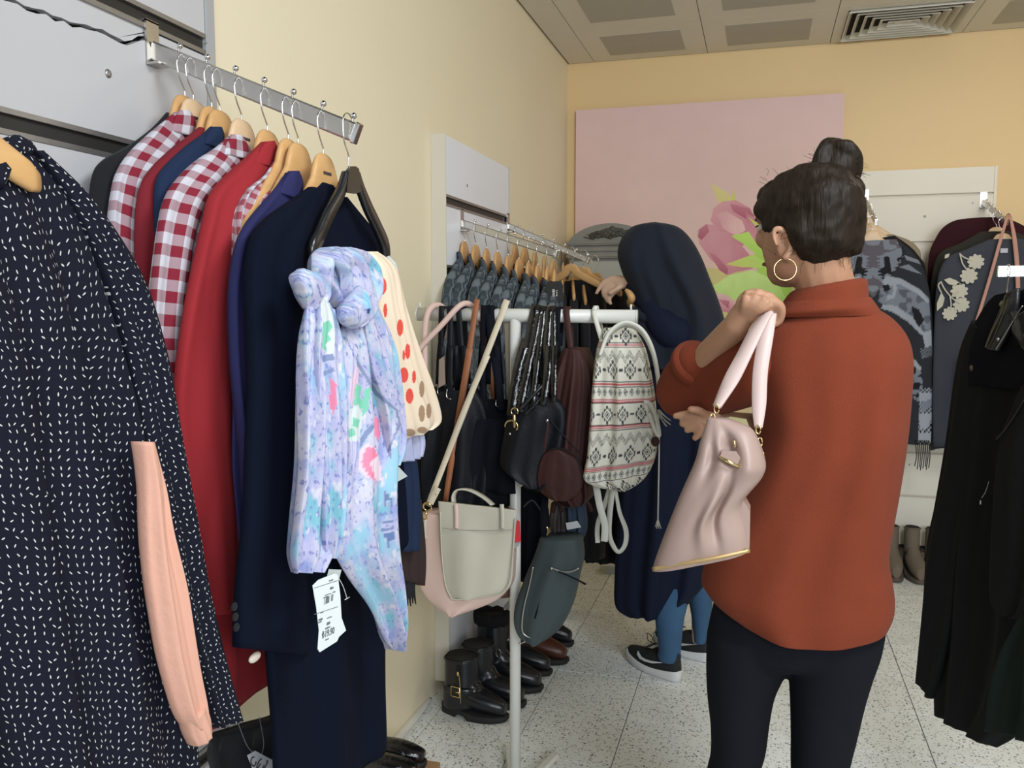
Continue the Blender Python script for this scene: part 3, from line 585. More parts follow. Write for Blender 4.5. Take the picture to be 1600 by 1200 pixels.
# ---- scarves
def scarf_print(u, v, co): return np.tile(np.array([.5, .49, .7]), (len(u), 1))
def scarf_mat():
    m, nt, b = newmat('floral_blue_lilac_satin'); uv = nd(nt, 'ShaderNodeUVMap'); col = (.50, .49, .70)
    for sc_, lo, hi, c, det, off in ((13, .42, .62, (.62, .61, .72), 3, 0), (22, .48, .66, (.30, .36, .66), 4, 3), (12, .55, .63, (.20, .50, .60), 5, 7), (90, .56, .66, (.20, .23, .50), 3, 11), (9, .54, .66, (.30, .56, .72), 2, 17), (40, .58, .68, (.68, .67, .74), 3, 23)):
        ad = nd(nt, 'ShaderNodeVectorMath', operation='ADD'); nt.links.new(uv.outputs[0], ad.inputs[0]); ad.inputs[1].default_value = (off, off * .7, 0); mp = nd(nt, 'ShaderNodeMapping'); mp.inputs['Scale'].default_value = (1.9, 1, 1); nt.links.new(uv.outputs[0], mp.inputs[0]); nt.links.new(mp.outputs[0], ad.inputs[0])
        nz = nd(nt, 'ShaderNodeTexNoise'); nz.inputs['Scale'].default_value = sc_; nz.inputs['Detail'].default_value = det; nt.links.new(ad.outputs[0], nz.inputs['Vector'])
        mr = nd(nt, 'ShaderNodeMapRange'); mr.inputs[1].default_value = lo; mr.inputs[2].default_value = hi; nt.links.new(nz.outputs[0], mr.inputs[0]); col = mixc(nt, mr.outputs[0], col, c)
    a = nd(nt, 'ShaderNodeAttribute'); a.attribute_name = 'print'
    return finish(m, nt, b, mixc(nt, .14, mixc(nt, a.outputs['Alpha'], col, a.outputs['Color']), (0, 0, 0)), rough=.5, bump=.08, var=.05)
M['scarf'] = scarf_mat()
def motif(o, polys):
    """printed motifs given as traced shapes on the scarf's front"""
    me = o.data; n = len(me.vertices); co = np.empty(n * 3, np.float32); me.vertices.foreach_get('co', co); co = co.reshape(-1, 3) - CAMP
    z = co @ fw; X = 800 + F * (co @ rt) / z; Y = 600 - F * (co @ up) / z
    a = me.color_attributes['print']; d = np.empty(n * 4, np.float32); a.data.foreach_get('color', d); d = d.reshape(-1, 4)
    d[:, 3] = 0
    for poly, col in polys: m_ = inpoly(X, Y, poly); d[m_, :3] = col; d[m_, 3] = 1
    a.data.foreach_set('color', d.ravel())
sc = thing('floral_scarf', 'lilac and sky blue floral scarf knotted over the black plastic hanger', 'scarf', (-.62, 1.25, 1.2))
sx = -.628
PK, GN, GB, WH, PP = (.80, .22, .36), (.20, .58, .42), (.20, .26, .45), (.72, .68, .76), (.72, .52, .66)
pieces = [
 ('draped_loop', [(500, 387), (487, 402), (489, 432), (502, 456), (515, 480)], [(524, 385), (556, 395), (571, 425), (567, 462), (542, 492)], sx + .012, .022, .010, 31),
 ('draped_loop', [(526, 386), (514, 402), (526, 430), (538, 470), (553, 503)], [(546, 386), (571, 397), (584, 430), (582, 470), (563, 503)], sx + .030, .016, .008, 32),
 ('knot_corner', [(466, 422), (462, 434), (468, 458), (480, 482)], [(472, 419), (497, 434), (507, 460), (498, 486)], sx + .02, .018, .004, 33),
 ('hanging_tail', [(478, 480), (474, 520), (472, 580), (470, 650), (465, 740), (458, 830), (457, 870), (462, 896)], [(508, 478), (508, 520), (506, 580), (504, 650), (508, 740), (512, 830), (512, 860), (500, 893)], sx + .02, .012, .008, 34),
 ('hanging_tail', [(498, 462), (496, 500), (494, 560), (496, 640), (500, 720), (505, 800), (512, 872)], [(522, 488), (528, 530), (530, 590), (532, 650), (534, 720), (530, 810), (516, 872)], sx + .032, .012, .006, 35),
 ('hanging_tail', [(540, 495), (530, 530), (524, 580), (524, 640), (532, 700), (536, 735)], [(560, 500), (560, 540), (556, 600), (550, 660), (545, 710), (540, 742)], sx + .022, .010, .006, 36),
 ('hanging_tail', [(545, 495), (543, 540), (545, 620), (540, 720), (536, 800), (536, 860), (552, 900), (582, 950), (604, 1000), (618, 1017)], [(575, 478), (592, 520), (606, 580), (616, 640), (612, 740), (616, 800), (620, 860), (625, 910), (625, 960), (622, 1015)], sx + .028, .012, .012, 37),
 ('hanging_tail', [(566, 476), (574, 530), (582, 580), (596, 640), (602, 690), (606, 720)], [(588, 470), (606, 520), (616, 570), (626, 640), (628, 690), (618, 728)], sx + .045, .008, .006, 38),
 ('knot', [(540, 470), (530, 488), (536, 504), (548, 514)], [(560, 446), (580, 462), (580, 488), (562, 508)], sx + .05, .018, .003, 39)]
mot = [([(501, 470), (506, 462), (520, 490), (524, 520), (522, 560), (512, 560), (504, 520)], (.66, .70, .70)),
 ([(505, 505), (514, 500), (520, 510), (512, 522), (518, 530), (508, 538), (512, 550), (503, 545)], GN), ([(502, 556), (520, 552), (524, 562), (504, 566)], GB), ([(504, 580), (522, 574), (524, 580), (506, 588)], GB),
 ([(516, 590), (526, 600), (528, 630), (520, 650), (514, 630)], PK), ([(560, 560), (548, 600), (544, 620), (552, 640), (560, 630)], PP), ([(556, 598), (566, 604), (562, 620), (572, 630), (560, 645), (552, 632)], GN),
 ([(545, 640), (560, 632), (568, 650), (560, 690), (544, 690)], (.66, .72, .72)), ([(552, 652), (562, 656), (560, 668), (550, 666)], GN), ([(544, 672), (552, 668), (556, 680), (546, 684)], GN), ([(568, 610), (580, 604), (576, 640), (566, 650)], GN),
 ([(562, 684), (582, 660), (585, 668), (562, 702)], GB), ([(586, 648), (592, 655), (594, 680), (588, 692), (584, 668)], PK), ([(560, 705), (575, 690), (588, 700), (596, 730), (598, 752), (572, 748), (560, 735)], (.78, .62, .70)),
 ([(572, 700), (586, 698), (590, 712), (578, 722), (584, 740), (590, 756), (574, 742), (564, 722)], PK), ([(600, 765), (607, 772), (606, 795), (598, 790)], (.14, .20, .38)), ([(609, 775), (613, 780), (612, 796)], (.14, .20, .38)), ([(595, 815), (616, 812), (616, 816), (596, 820)], GB), ([(595, 826), (617, 823), (617, 827), (596, 831)], GB),
 ([(598, 834), (606, 832), (612, 858), (608, 858)], (.14, .22, .42)), ([(608, 832), (618, 830), (614, 856)], (.14, .22, .42)), ([(554, 552), (562, 566), (590, 612), (622, 640), (627, 664), (606, 710), (604, 706), (622, 662), (618, 642), (586, 618), (558, 572)], (.22, .27, .42)),
 ([(566, 452), (578, 462), (580, 488), (570, 482)], (.30, .62, .85)), ([(568, 484), (579, 482), (577, 492)], (.03, .06, .2))]
for nm, l, r, xx, th, am, sd in pieces:
    n_ = max(6, int(380 / len(l))) if 'tail' in nm else 14
    o = cloth(nm, M['scarf'], sc, l, r, ('x', xx), th=th, amp=am, seed=sd, kf=2.2, mm=180 if 'tail' in nm else 80, k=min(n_, 60), edge=.03, pw=.8, thp=([.5] + [1] * (len(l) - 2) + [.35]) if 'tail' in nm else [.25] + [1] * (len(l) - 2) + [.35]); paint(o, scarf_print); motif(o, mot)
mb = MB(); mb.obox(onX(520, 905, sx + .045), (.0005, .0, 0), (0, .018, -.006), (0, .008, .012)); obj('care_label', mb, mat('clear_grey_label', (.5, .55, .55), rough=.3), sc)
# price tag
tg = thing('price_tag', 'white paper price tag hanging from the floral scarf', 'price tag', (-.585, 1.18, .9))
tx = sx + .050
pp = [(488, 915), (497, 906), (522, 896), (527, 898), (531, 930), (533, 965), (540, 985), (529, 995), (526, 1002), (499, 1019), (496, 1014), (498, 985), (494, 950)]
mb = MB(); mb.prism([onX(*p, tx) for p in pp], (.0008, 0, 0)); obj('tag_card', mb, mat('white_card', (.78, .84, .86), rough=.5, bump=0, var=.02), tg)
mb = MB(); a_, b_, c_ = onX(528, 901, tx), onX(536, 916, tx), onX(542, 934, tx); mb.tube([a_, b_, c_], .0006, 5); mb.tube([onX(539, 937, tx), onX(546, 933, tx)], .0008, 5, smooth_path=False); obj('plastic_loop', mb, mat('clear_plastic_thread', (.6, .6, .6), rough=.3), tg)
ex = onX(527, 925, tx) - onX(492, 937, tx); ex = ex / np.linalg.norm(ex); ez = np.array([0, 0, 1.]); nx_ = np.cross(ex, ez); nx_ /= np.linalg.norm(nx_); ez = np.cross(nx_, ex)
def text(name, s, org, size, par, m, ex=ex, ez=ez, bold=0, nrm=None, thick=.0002):
    cu = bpy.data.curves.new(name, 'FONT'); cu.body = s; cu.size = size; cu.align_x = 'CENTER'; cu.align_y = 'CENTER'; cu.offset = bold; cu.extrude = thick
    tmp = bpy.data.objects.new(name, cu); COL.objects.link(tmp); dg = bpy.context.evaluated_depsgraph_get(); me = bpy.data.meshes.new_from_object(tmp.evaluated_get(dg)); bpy.data.objects.remove(tmp)
    n_ = np.cross(ex, ez); 
    for v in me.vertices:
        p = np.array(org) + ex * v.co.x + ez * v.co.y + n_ * v.co.z; v.co = p
    me.materials.clear(); me.materials.append(m); o = bpy.data.objects.new(name, me); COL.objects.link(o)
    off = Vector((0, 0, 0)); q_ = par
    while q_ is not None: off += q_.location; q_ = q_.parent
    o.parent = par; o.location = -off; return o
M['taggrey'] = mat('grey_tag_ink', (.16, .18, .20), bump=0, var=0)
tf = tx + .0012
text('price_text', '₺19.90', onX(513, 989, tf), .013, tg, M['taggrey'], bold=.0003)
mb = MB(); rq = random.Random(12)
for (px0, py0, wd_, hh_) in ((517, 907, .011, .0011), (518, 919, .009, .0018), (522, 925, .008, .001), (512, 929, .018, .0007), (509, 933, .014, .0009), (503, 957, .008, .001), (501, 968, .011, .0016), (514, 965, .012, .0008), (513, 974, .010, .0022), (512, 981, .014, .0012), (511, 999, .010, .0009), (500, 972, .010, .0010)):
    c_ = onX(px0, py0, tf); x_ = -wd_ / 2
    while x_ < wd_ / 2: w_ = rq.uniform(.0004, .0012); mb.obox(c_ + ex * (x_ + w_), (.0002, 0, 0), ex * w_ * .8, ez * hh_ * rq.uniform(.7, 1)); x_ += 2 * w_ + .0006
obj('small_print', mb, M['taggrey'], tg)
mb = MB(); rb = random.Random(2); o0 = onX(504, 946, tf); o1 = onX(521, 937, tf); hgt = onX(505, 938, tf)[2] - o0[2] 
for k in range(14):
    if rb.random() < .75: p = o0 + (o1 - o0) * (k / 14); mb.obox(p + ez * .004, (.0002, 0, 0), ex * rb.uniform(.0003, .0008), ez * .0045)
for yy in (914, 955):
    a_, b_ = onX(491, yy + 5, tf), onX(528, yy - 7, tf); mb.tube([a_, b_], .0004, 4, smooth_path=False)
obj('barcode', mb, M['taggrey'], tg)
# polka dot scarf and the pieces behind it
def polka(u, v, co):
    c = np.tile(np.array([.80, .66, .50]), (len(u), 1)); z = co[:, 2]; 
    cc = co - CAMP; zz_ = cc @ fw; X = 800 + F * (cc @ rt) / zz_; Y = 600 - F * (cc @ up) / zz_
    red, brn = (.72, .07, .05), (.36, .22, .13)
    for x_, y_, rx, ry, k in ((580, 411, 5, 12, 0), (598, 447, 6, 13, 0), (587, 450, 2.5, 9, 0), (584, 488, 7, 14, 0), (602, 485, 3, 11, 0), (625, 512, 5, 13, 0), (601, 524, 9, 14, 0), (637, 549, 4, 12, 0), (631, 555, 2, 8, 0), (631, 586, 7, 12, 0), (647, 589, 3, 10, 0), (640, 619, 6, 12, 0), (622, 608, 6, 10, 0),
            (659, 608, 4, 13, 1), (659, 646, 5, 13, 1), (670, 642, 4, 12, 1), (625, 642, 4, 9, 0), (640, 676, 9, 6, 1), (660, 672, 8, 5, 1), (612, 560, 4, 9, 0), (612, 545, 3, 7, 0)):
        m_ = ((X - x_) / rx) ** 2 + ((Y - y_) / ry) ** 2 < 1; c[m_] = brn if k else red
    return c
M['polka'] = painted('cream_satin_with_dots', rough=.45, bump=.05, sheen=.1)
t = thing('polka_dot_scarf', 'cream satin scarf with red and brown dots beside the floral scarf', 'scarf', (-.66, 1.45, 1.3))
o = cloth('folded_scarf', M['polka'], t, [(572, 393), (574, 425), (582, 490), (598, 560), (610, 620), (622, 670), (630, 686)], [(588, 393), (610, 418), (626, 480), (646, 550), (664, 600), (680, 652), (672, 670)], ('x', -.650), thp=[.25, 1, 1, 1, 1, 1, .4], th=.022, amp=.005, seed=41, kf=2, mm=300, k=56, edge=.01); paint(o, polka)
def greenp(u, v, co):
    c = np.tile(np.array([.70, .76, .76]), (len(u), 1)); n = vnoise(u + 4, v + 2, 55, 9); c[n > .66] = (.12, .40, .28); n = vnoise(u + 1, v + 5, 70, 10); c[n > .74] = (.35, .55, .75); return c
t = thing('leaf_print_scarf', 'white scarf with small green leaf print behind the dotted scarf', 'scarf', (-.67, 1.48, 1.4))
o = cloth('folded_scarf', painted('leaf_print_satin', rough=.5), t, [(578, 396), (592, 420), (600, 460), (606, 500)], [(600, 396), (612, 412), (616, 440), (614, 470)], ('x', -.685), th=.014, amp=.003, seed=42, mm=80, k=20); paint(o, greenp)
t = thing('lilac_scarf', 'pale lilac scarf end showing below the dotted scarf', 'scarf', (-.67, 1.5, 1.1))
cloth('folded_scarf', mat('lilac_satin', (.36, .38, .55), rough=.45, bump=.1), t, [(618, 600), (620, 660), (624, 700), (628, 722)], [(645, 600), (652, 660), (656, 690), (652, 712)], ('x', -.668), th=.014, amp=.005, seed=43, kf=3)
t = thing('white_swing_tag', 'small white swing tag below the lilac scarf', 'price tag', (-.66, 1.45, 1.07))
mb = MB(); mb.prism([onX(*p, -.655) for p in ((606, 735), (622, 729), (636, 744), (618, 754))], (.001, 0, 0)); obj('tag_card', mb, mat('pale_card', (.6, .66, .66), rough=.4), t)
mb = MB(); mb.tube([onX(614, 722, -.656), onX(616, 735, -.655)], .0008, 5, smooth_path=False); obj('tag_thread', mb, M['taggrey'], t)
# dark navy cardigan and tasselled wrap seen to the right of the scarf
t = thing('navy_cardigan', 'dark navy buttoned cardigan edge showing right of the floral scarf', 'cardigan', (-.72, 1.6, 1.0))
cloth('body', M['navy'], t, [(605, 690), (606, 740), (606, 800), (606, 862)], [(644, 690), (650, 740), (654, 800), (650, 860)], ('x', -.735), th=.016, amp=.004, seed=44)
mb = MB(); mb.sphere(onX(622, 852, -.715), .005, 6, sc=(.4, 1, 1)); obj('button', mb, M['steel'], t)
t = thing('tasselled_wrap', 'dark brown wrap with black fringed tassel behind the navy cardigan', 'wrap', (-.74, 1.62, .9))
cloth('body', mat('dark_brown_knit', (.035, .022, .020), rough=.95), t, [(606, 780), (610, 850), (618, 905)], [(656, 780), (660, 850), (658, 915)], ('x', -.760), th=.016, amp=.004, seed=45)
mb = MB()
for k in range(9): x_ = 627 + k * 2.6; mb.tube([onX(x_, 895, -.75), onX(x_ - 1, 922, -.75), onX(x_ + (k % 3 - 1) * 2, 942 + (k * 7) % 6, -.75)], [.003, .0035, .0015], 5)
obj('fringe', mb, M['blk'], t)
# things low under the left arm
t = thing('dark_trousers', 'black folded trousers hanging low under the red shirt', 'trousers', (-.85, 1.3, .4))
cloth('folded_legs', M['blk'], t, [(330, 1150), (330, 1180), (335, 1250)], [(470, 1110), (460, 1160), (455, 1250)], ('x', -.85), th=.02, amp=.01, seed=46)
t = thing('swing_tag', 'white swing tag with black scribbled print at the bottom left', 'price tag', (-.8, 1.3, .45))
mb = MB(); mb.prism([onX(*p, -.79) for p in ((386, 1180), (398, 1173), (430, 1190), (424, 1215), (396, 1205))], (.001, 0, 0)); obj('tag_card', mb, mat('white_tag_card', (.62, .64, .68), rough=.4), t)
mb = MB()
for k in range(3): mb.tube([onX(396 + 4 * math.cos(a + k) + k * 9, 1190 + 7 * math.sin(a) + k * 3, -.788) for a in np.linspace(0, 5, 10)], .0011, 5)
obj('scribble_print', mb, M['ink'], t)
mb = MB(); mb.tube([onX(372, 1130, -.79), onX(386, 1165, -.79), onX(398, 1178, -.79)], .0006, 5); mb.tube([onX(405, 1120, -.79), onX(412, 1160, -.79), onX(408, 1182, -.79)], .0006, 5); obj('tag_thread', mb, M['taggrey'], t)
# ---------------------------------------------------------------- dotted dress and peach garment, nearest the camera
M['dots'] = dashes('navy_viscose_with_white_dashes', (.0048, .006, .015), (.52, .54, .52), 112, .22, .075)
dx = -.72
t = thing('dotted_dress', 'long navy dress with tiny white dashes, nearest on the left edge', 'dress', (dx, .5, 1.0))
cloth('body', M['dots'], t, [(-330, 300), (-380, 420), (-400, 560), (-420, 800), (-440, 1000), (-450, 1250)], [(36, 225), (118, 330), (190, 560), (238, 800), (270, 1000), (312, 1250)], ('x', dx), th=.03, amp=.012, seed=51, kf=5, mm=80, k=12, thp=[.5, .8, 1, 1, 1.1, 1.1])
cloth('sleeve', M['dots'], t, [(46, 236), (98, 320), (150, 440), (185, 560), (212, 690), (240, 820), (265, 940), (300, 1060), (322, 1135)], [(56, 236), (134, 318), (205, 432), (238, 540), (262, 660), (290, 800), (312, 920), (338, 1040), (358, 1118)], ('x', dx + .005), th=.022, amp=.005, seed=52, kf=1.5, off=.008, mm=40, pw=.7, edge=.02, thp=[.2, .6, .9] + [1] * 6)
mb = MB(); mb.tube([onX(-10, 285, dx + .03), onX(10, 240, dx + .01), onX(34, 232, dx), onX(60, 262, dx - .02)], [.010, .012, .012, .006], 8); obj('collar', mb, M['dots'], t)
M['peach'] = mat('peach_crepe', (.66, .36, .27), rough=.85, bump=.4, bscale=120, dist=.002, var=.06)
t = thing('peach_blouse', 'peach pink long-sleeved blouse showing through the side of the dotted dress', 'blouse', (dx, .8, 1.0))
cloth('sleeve', M['peach'], t, [(214, 690), (222, 760), (226, 840), (238, 940), (252, 1030), (272, 1110), (292, 1140)], [(232, 690), (250, 760), (262, 840), (280, 920), (298, 1020), (314, 1090), (316, 1130)], ('x', dx + .048), th=.014, amp=.004, seed=53, kf=1.6, edge=.03)
cloth('cuff', M['peach'], t, [(286, 1128), (294, 1150), (302, 1166)], [(312, 1096), (320, 1120), (322, 1142)], ('x', dx + .050), th=.016, amp=.001, seed=54)
t = hanger(-.70, .47, 1.62, 'wooden hanger of the dotted dress at the left edge', mark=False, W=.225, drop=.14, flip=1)
ar0, at0 = (XF, .47, 1.76), (-.70, .47, 1.60)
arm('steel arm carrying the dotted dress, at the left frame edge', (XF, .47, 1.84), (-.66, .47, 1.675), .03)
# ================================================================ CABLE KNITS ON THE SECOND ARM
M['knit'] = knit('blue_grey_cable_knit', (.040, .050, .060), (.135, .158, .18)); M['rib'] = knit('blue_grey_rib_knit', (.035, .045, .055), (.13, .155, .175), True)
ORD = ['first', 'second', 'third', 'fourth', 'fifth', 'sixth', 'seventh', 'eighth', 'ninth', 'tenth']
def knit_cardigan(label):
    t = thing('cable_knit_cardigan', label, 'cardigan', (0, 0, 0), 'cable knit cardigans on the second arm', local=True)
    P = lambda l: [np.array([0, a, b]) for a, b in l]
    def c_(nm, l, r, m=M['knit'], **kw): return cloth(nm, m, t, P(l), P(r), (None, (1, 0, 0)), **kw)
    mi = lambda l: [(-a, b) for a, b in l]
    bl = [(-.045, -.085), (-.10, -.10), (-.165, -.13), (-.185, -.22), (-.185, -.40), (-.19, -.68)]
    c_('body', bl, mi(bl), th=.012, amp=.003, seed=1, mm=32, thp=[.6, .8, 1, 1, 1, 1])
    sl = ([(-.062, -.062), (-.115, -.09), (-.175, -.135), (-.215, -.20), (-.235, -.32), (-.235, -.46), (-.225, -.64)], [(-.055, -.085), (-.085, -.13), (-.12, -.19), (-.14, -.26), (-.155, -.35), (-.165, -.47), (-.16, -.64)])
    c_('sleeve', *sl, th=.022, amp=.002, seed=2, off=.006, mm=24, pw=.6, thp=[.5, .8, 1, 1, 1, 1, 1]); c_('sleeve', mi(sl[1]), mi(sl[0]), th=.018, amp=.002, seed=3, mm=24, pw=.6, thp=[.5, .8, 1, 1, 1, 1, 1])
    mb = MB(); pts = [(.020, -.045, -.19), (.020, -.066, -.13), (.014, -.070, -.085), (.0, -.056, -.060), (-.012, -.034, -.066), (-.016, 0, -.074), (-.012, .034, -.066), (0, .056, -.060), (.014, .070, -.085), (.020, .066, -.13), (.020, .045, -.19)]
    mb.strap(pts, [(0, -.45, -.2), (0, -.6, .3), (0, -.5, .9), (0, -.2, 1), (0, 0, 1), (0, 0, 1), (0, 0, 1), (0, .2, 1), (0, .5, .9), (0, .6, .3), (0, .45, -.2)], .040, .010); obj('ribbed_collar', mb, M['rib'], t)
    return t
xs2 = [-.992, -.951, -.912, -.872, -.834, -.796, -.762, -.730, -.697, -.672]
proto = None
for i, x in enumerate(xs2):
    z = armz(ar2, at2, 0, x) + .013 - .033 - .0185 * 1.9 - .0013
    lb = 'grey-blue cable knit cardigan, %s from the slatted panel' % ORD[i]
    if proto is None: proto = knit_cardigan(lb); k = proto
    else: k = copy_tree(proto); k['label'] = lb
    k.location = (x, A2Y, z); k.rotation_euler.z = math.radians([1, -2, 3, 0, 2, -3, 4, 2, 6, 8][i])
    hanger(x, A2Y, z, 'wooden hanger of the %s cable knit cardigan' % ORD[i], rz=k.rotation_euler.z, mark=False, W=.12, drop=.15)
# black swing tag on the outermost cardigan
t = thing('black_swing_tag', 'black swing tag with white lettering on the outermost cable knit', 'price tag', (-.61, 2.78, 1.42))
tp_ = 2.70
mb = MB(); mb.prism([onY(*p, tp_) for p in ((855, 440), (876, 439), (880, 446), (879, 471), (873, 474), (855, 472), (853, 446))], (0, .0012, 0)); obj('tag_card', mb, mat('black_card', (.012, .012, .012), rough=.6), t)
mb = MB(); mb.tube([onY(868, 418, tp_), onY(870, 430, tp_), onY(866, 441, tp_)], .0008, 5); obj('tag_thread', mb, M['taggrey'], t)
mb = MB()
for k, h_ in enumerate((.006, .005, .006, .004, .006, .005)): mb.obox(onY(865, 466 - k * 2.6, tp_ - .001), (h_ * .8, 0, 0), (0, .0003, 0), (0, 0, .0016))
for k in range(4): mb.obox(onY(870, 462 - k * 2.6, tp_ - .001), (.002, 0, 0), (0, .0003, 0), (0, 0, .0014))
obj('white_lettering', mb, mat('white_tag_ink', (.6, .6, .6), bump=0, var=0), t)
# ================================================================ BLACK CLOTHES ON THE THIRD ARM
xs3 = [-.97, -.93, -.89, -.85, -.81, -.77, -.73, -.69]
rr3 = [10, -12, 22, 30, -18, 26, 34, 40]
L3 = [(-.06, -.075), (-.12, -.11), (-.17, -.17), (-.19, -.3), (-.20, -.5), (-.20, -.95)]
P = lambda l: [np.array([0, a, b]) for a, b in l]
pb = None
for i, x in enumerate(xs3):
    z = armz(ar3, at3, 0, x) + .012 - .033 - .0185 * 1.9 - .0013; a_ = math.radians(rr3[i] * .35)
    hanger(x, A3Y, z, 'wooden hanger of the %s black garment on the rear arm' % ORD[i], rz=a_, mark=False, W=.15, drop=.11)
    lb = 'black blouse on the rear arm, %s from the wall' % ORD[i]
    if pb is None:
        pb = thing('black_blouse', lb, 'blouse', (0, 0, 0), 'black blouses on the rear arm', local=True)
        cloth('body', M['blk'], pb, P(L3), P([(-a, b) for a, b in L3]), (None, (1, 0, 0)), th=.014, amp=.006, seed=61, mm=28)
        cloth('sleeve', M['blk'], pb, P([(-.13, -.11), (-.20, -.17), (-.23, -.3), (-.23, -.6)]), P([(-.11, -.16), (-.14, -.24), (-.16, -.33), (-.165, -.6)]), (None, (1, 0, 0)), th=.018, amp=.002, seed=62, off=.004, mm=20)
        k = pb
    else: k = copy_tree(pb); k['label'] = lb
    k.location = (x, A3Y, z - .01); k.rotation_euler.z = a_
# three large hangers the woman in navy is leafing through, turned towards the room
for i, (px, py, lb, rz) in enumerate(((892, 412, 'large curved wooden hanger nearest the woman in navy, left one', 62), (908, 416, 'large curved wooden hanger held by the woman in navy, middle one', 58), (922, 424, 'large curved wooden hanger nearest the hand of the woman in navy', 55))):
    p = onY(px, py, 3.25 - .0 * i); hanger(p[0], p[1] + .05 * i, p[2], lb, m=M['wood'], rz=math.radians(rz), mark=False, W=.14, drop=.075, hump=.035, notch=.05, hk=.03)
for i in range(2):
    lb = ['long black garment between the large wooden hangers and the woman in navy', 'long black garment behind the ethnic print rucksack'][i]
    t = thing('black_garment', lb, 'coat', (-.6, 3.35 + .1 * i, 1.3))
    x0 = 884 + 40 * i
    cloth('body', M['blk'], t, [(x0, 440), (x0 - 8, 480), (x0 - 20, 600), (x0 - 14, 760), (x0 - 10, 868 + 6 * i)], [(x0 + 40, 436), (x0 + 62, 470), (x0 + 66, 600), (x0 + 64, 760), (x0 + 60, 872 + 6 * i)], ('y', 3.36 + .14 * i), th=.05, amp=.012, seed=63 + i)
# small white carton on the floor
t = thing('white_carton', 'small white carton standing on the floor behind the ethnic print rucksack', 'carton', (-.66, 4.2, 0))
mb = MB(); a_ = onZ(948, 897, 0); mb.obox(a_ + (.06, .07, .026), (.075, .01, 0), (-.01, .06, 0), (0, 0, .026)); obj('box_body', mb, mat('white_carton_board', (.50, .52, .52), rough=.6), t)
mb = MB(); mb.obox(a_ + (.02, .02, .055), (.04, .006, 0), (-.006, .04, .006), (0, 0, .002)); obj('open_flap', mb, mat('white_carton_flap', (.55, .57, .57), rough=.6), t)
# ================================================================ WHITE BAG STAND
SY, SX = 2.10, -.604; bz = 1.322
M['wmetal'] = mat('white_painted_steel', (.62, .62, .58), rough=.35, bump=.05, var=.05)
st = thing('bag_stand', 'white T-shaped metal stand crowded with hanging bags', 'stand', (SX, SY, 0))
BL, BR = onY(654, 491, SY), onY(994, 495, SY)
mb = MB(); mb.tube([BL, BR], .0172, 20, smooth_path=False); obj('cross_bar', mb, M['wmetal'], st)
mb = MB(); mb.tube([BL - (.003, 0, 0), BL], .0176, 20, smooth_path=False); obj('end_cap', mb, M['wmetal'], st)
mb = MB(); mb.tube([BR, BR + (.003, 0, 0)], .0176, 20, smooth_path=False); obj('end_cap', mb, M['wmetal'], st)
for p in (BL + (.004, 0, .0165), BR + (-.013, 0, .0165)):
    mb = MB(); mb.tube([p, p + (0, 0, .014)], .0028, 8, smooth_path=False); obj('stop_pin', mb, M['wmetal'], st)
mb = MB(); mb.tube([(SX, SY, .03), (SX, SY, bz - .01)], .0145, 20, smooth_path=False); obj('pole', mb, M['wmetal'], st)
for k in range(4):
    a = math.radians(20 + 90 * k); mb = MB(); d_ = np.array([math.cos(a), math.sin(a), 0]); 
    if k == 0: tip_ = onZ(868, 1176, .03); d_ = tip_ - np.array([SX, SY, .03]); Lf = np.linalg.norm(d_); d_ /= Lf
    else: Lf = .26
    s_ = np.array([-d_[1], d_[0], 0]); mb.obox(np.array([SX, SY, .024]) + d_ * Lf / 2, d_ * Lf / 2, s_ * .013, np.array([0, 0, .008])); o = obj('foot', mb, M['wmetal'], st)
    bv = o.modifiers.new('b', 'BEVEL'); bv.width = .005; bv.segments = 3
mb = MB(); mb.tube([(SX, SY, 0.0), (SX, SY, .03)], .03, 16, smooth_path=False); obj('hub', mb, M['wmetal'], st)
# ---------------------------------------------------------------- bags
M['bleath'] = mat('black_soft_leather', (.005, .006, .009), rough=.55, bump=.4, bscale=140, var=.2, dist=.002, spec=.2); M['patent'] = mat('black_patent', (.004, .004, .005), rough=.2, bump=.6, bscale=60, dist=.005, coat=.3)
M['bsuede'] = mat('black_suede', (.006, .007, .011), rough=.9, bump=.4, spec=.1); M['tan'] = mat('tan_leather_strap', (.28, .10, .040), rough=.6, bump=.2); M['cream'] = mat('cream_leather_strap', (.58, .50, .37), rough=.6, bump=.2)
M['pinkl'] = mat('pale_pink_leather', (.62, .44, .38), rough=.55, bump=.2, var=.05); M['putty'] = mat('putty_grey_leather', (.46, .43, .34), rough=.55, bump=.25, bscale=250, var=.06)
M['dbrown'] = mat('dark_brown_leather', (.038, .014, .012), rough=.6, bump=.5, bscale=40, dist=.004, var=.25, spec=.2); M['grey'] = mat('slate_grey_leather', (.035, .048, .050), rough=.6, bump=.3, bscale=200, var=.12, spec=.3)
Q = lambda px, py, y=SY: onY(px, py, y)
CV = np.array([math.cos(0), 0, 0])
def over(px, y_near_pts, y_far_pts, wd, m, par, name='strap', th=.004, top=None):
    """strap passing over the cross bar: near side going down in front, far side behind"""
    r = .0172 + th / 2 + .001; x = Q(px, 491)[0]; C_ = np.array([x, SY, bz])
    a = [C_ + (0, -r * math.cos(b), r * math.sin(b)) for b in (0.1, .9, 1.57, 2.2, 3.0)]
    path = [np.array(p) for p in y_near_pts[::-1]] + a + [np.array(p) for p in y_far_pts]
    mb = MB(); mb.strap(path, (1, 0, 0), wd, th, k=4); return obj(name, mb, m, par)
def bag_body(name, par, m, L, R, y, th, **kw):
    return cloth(name, m, par, L, R, ('y', y), th=th, **{**dict(amp=.006, mm=56, kf=1.5, pw=.55), **kw})
N_, F_ = SY - .028, SY + .028
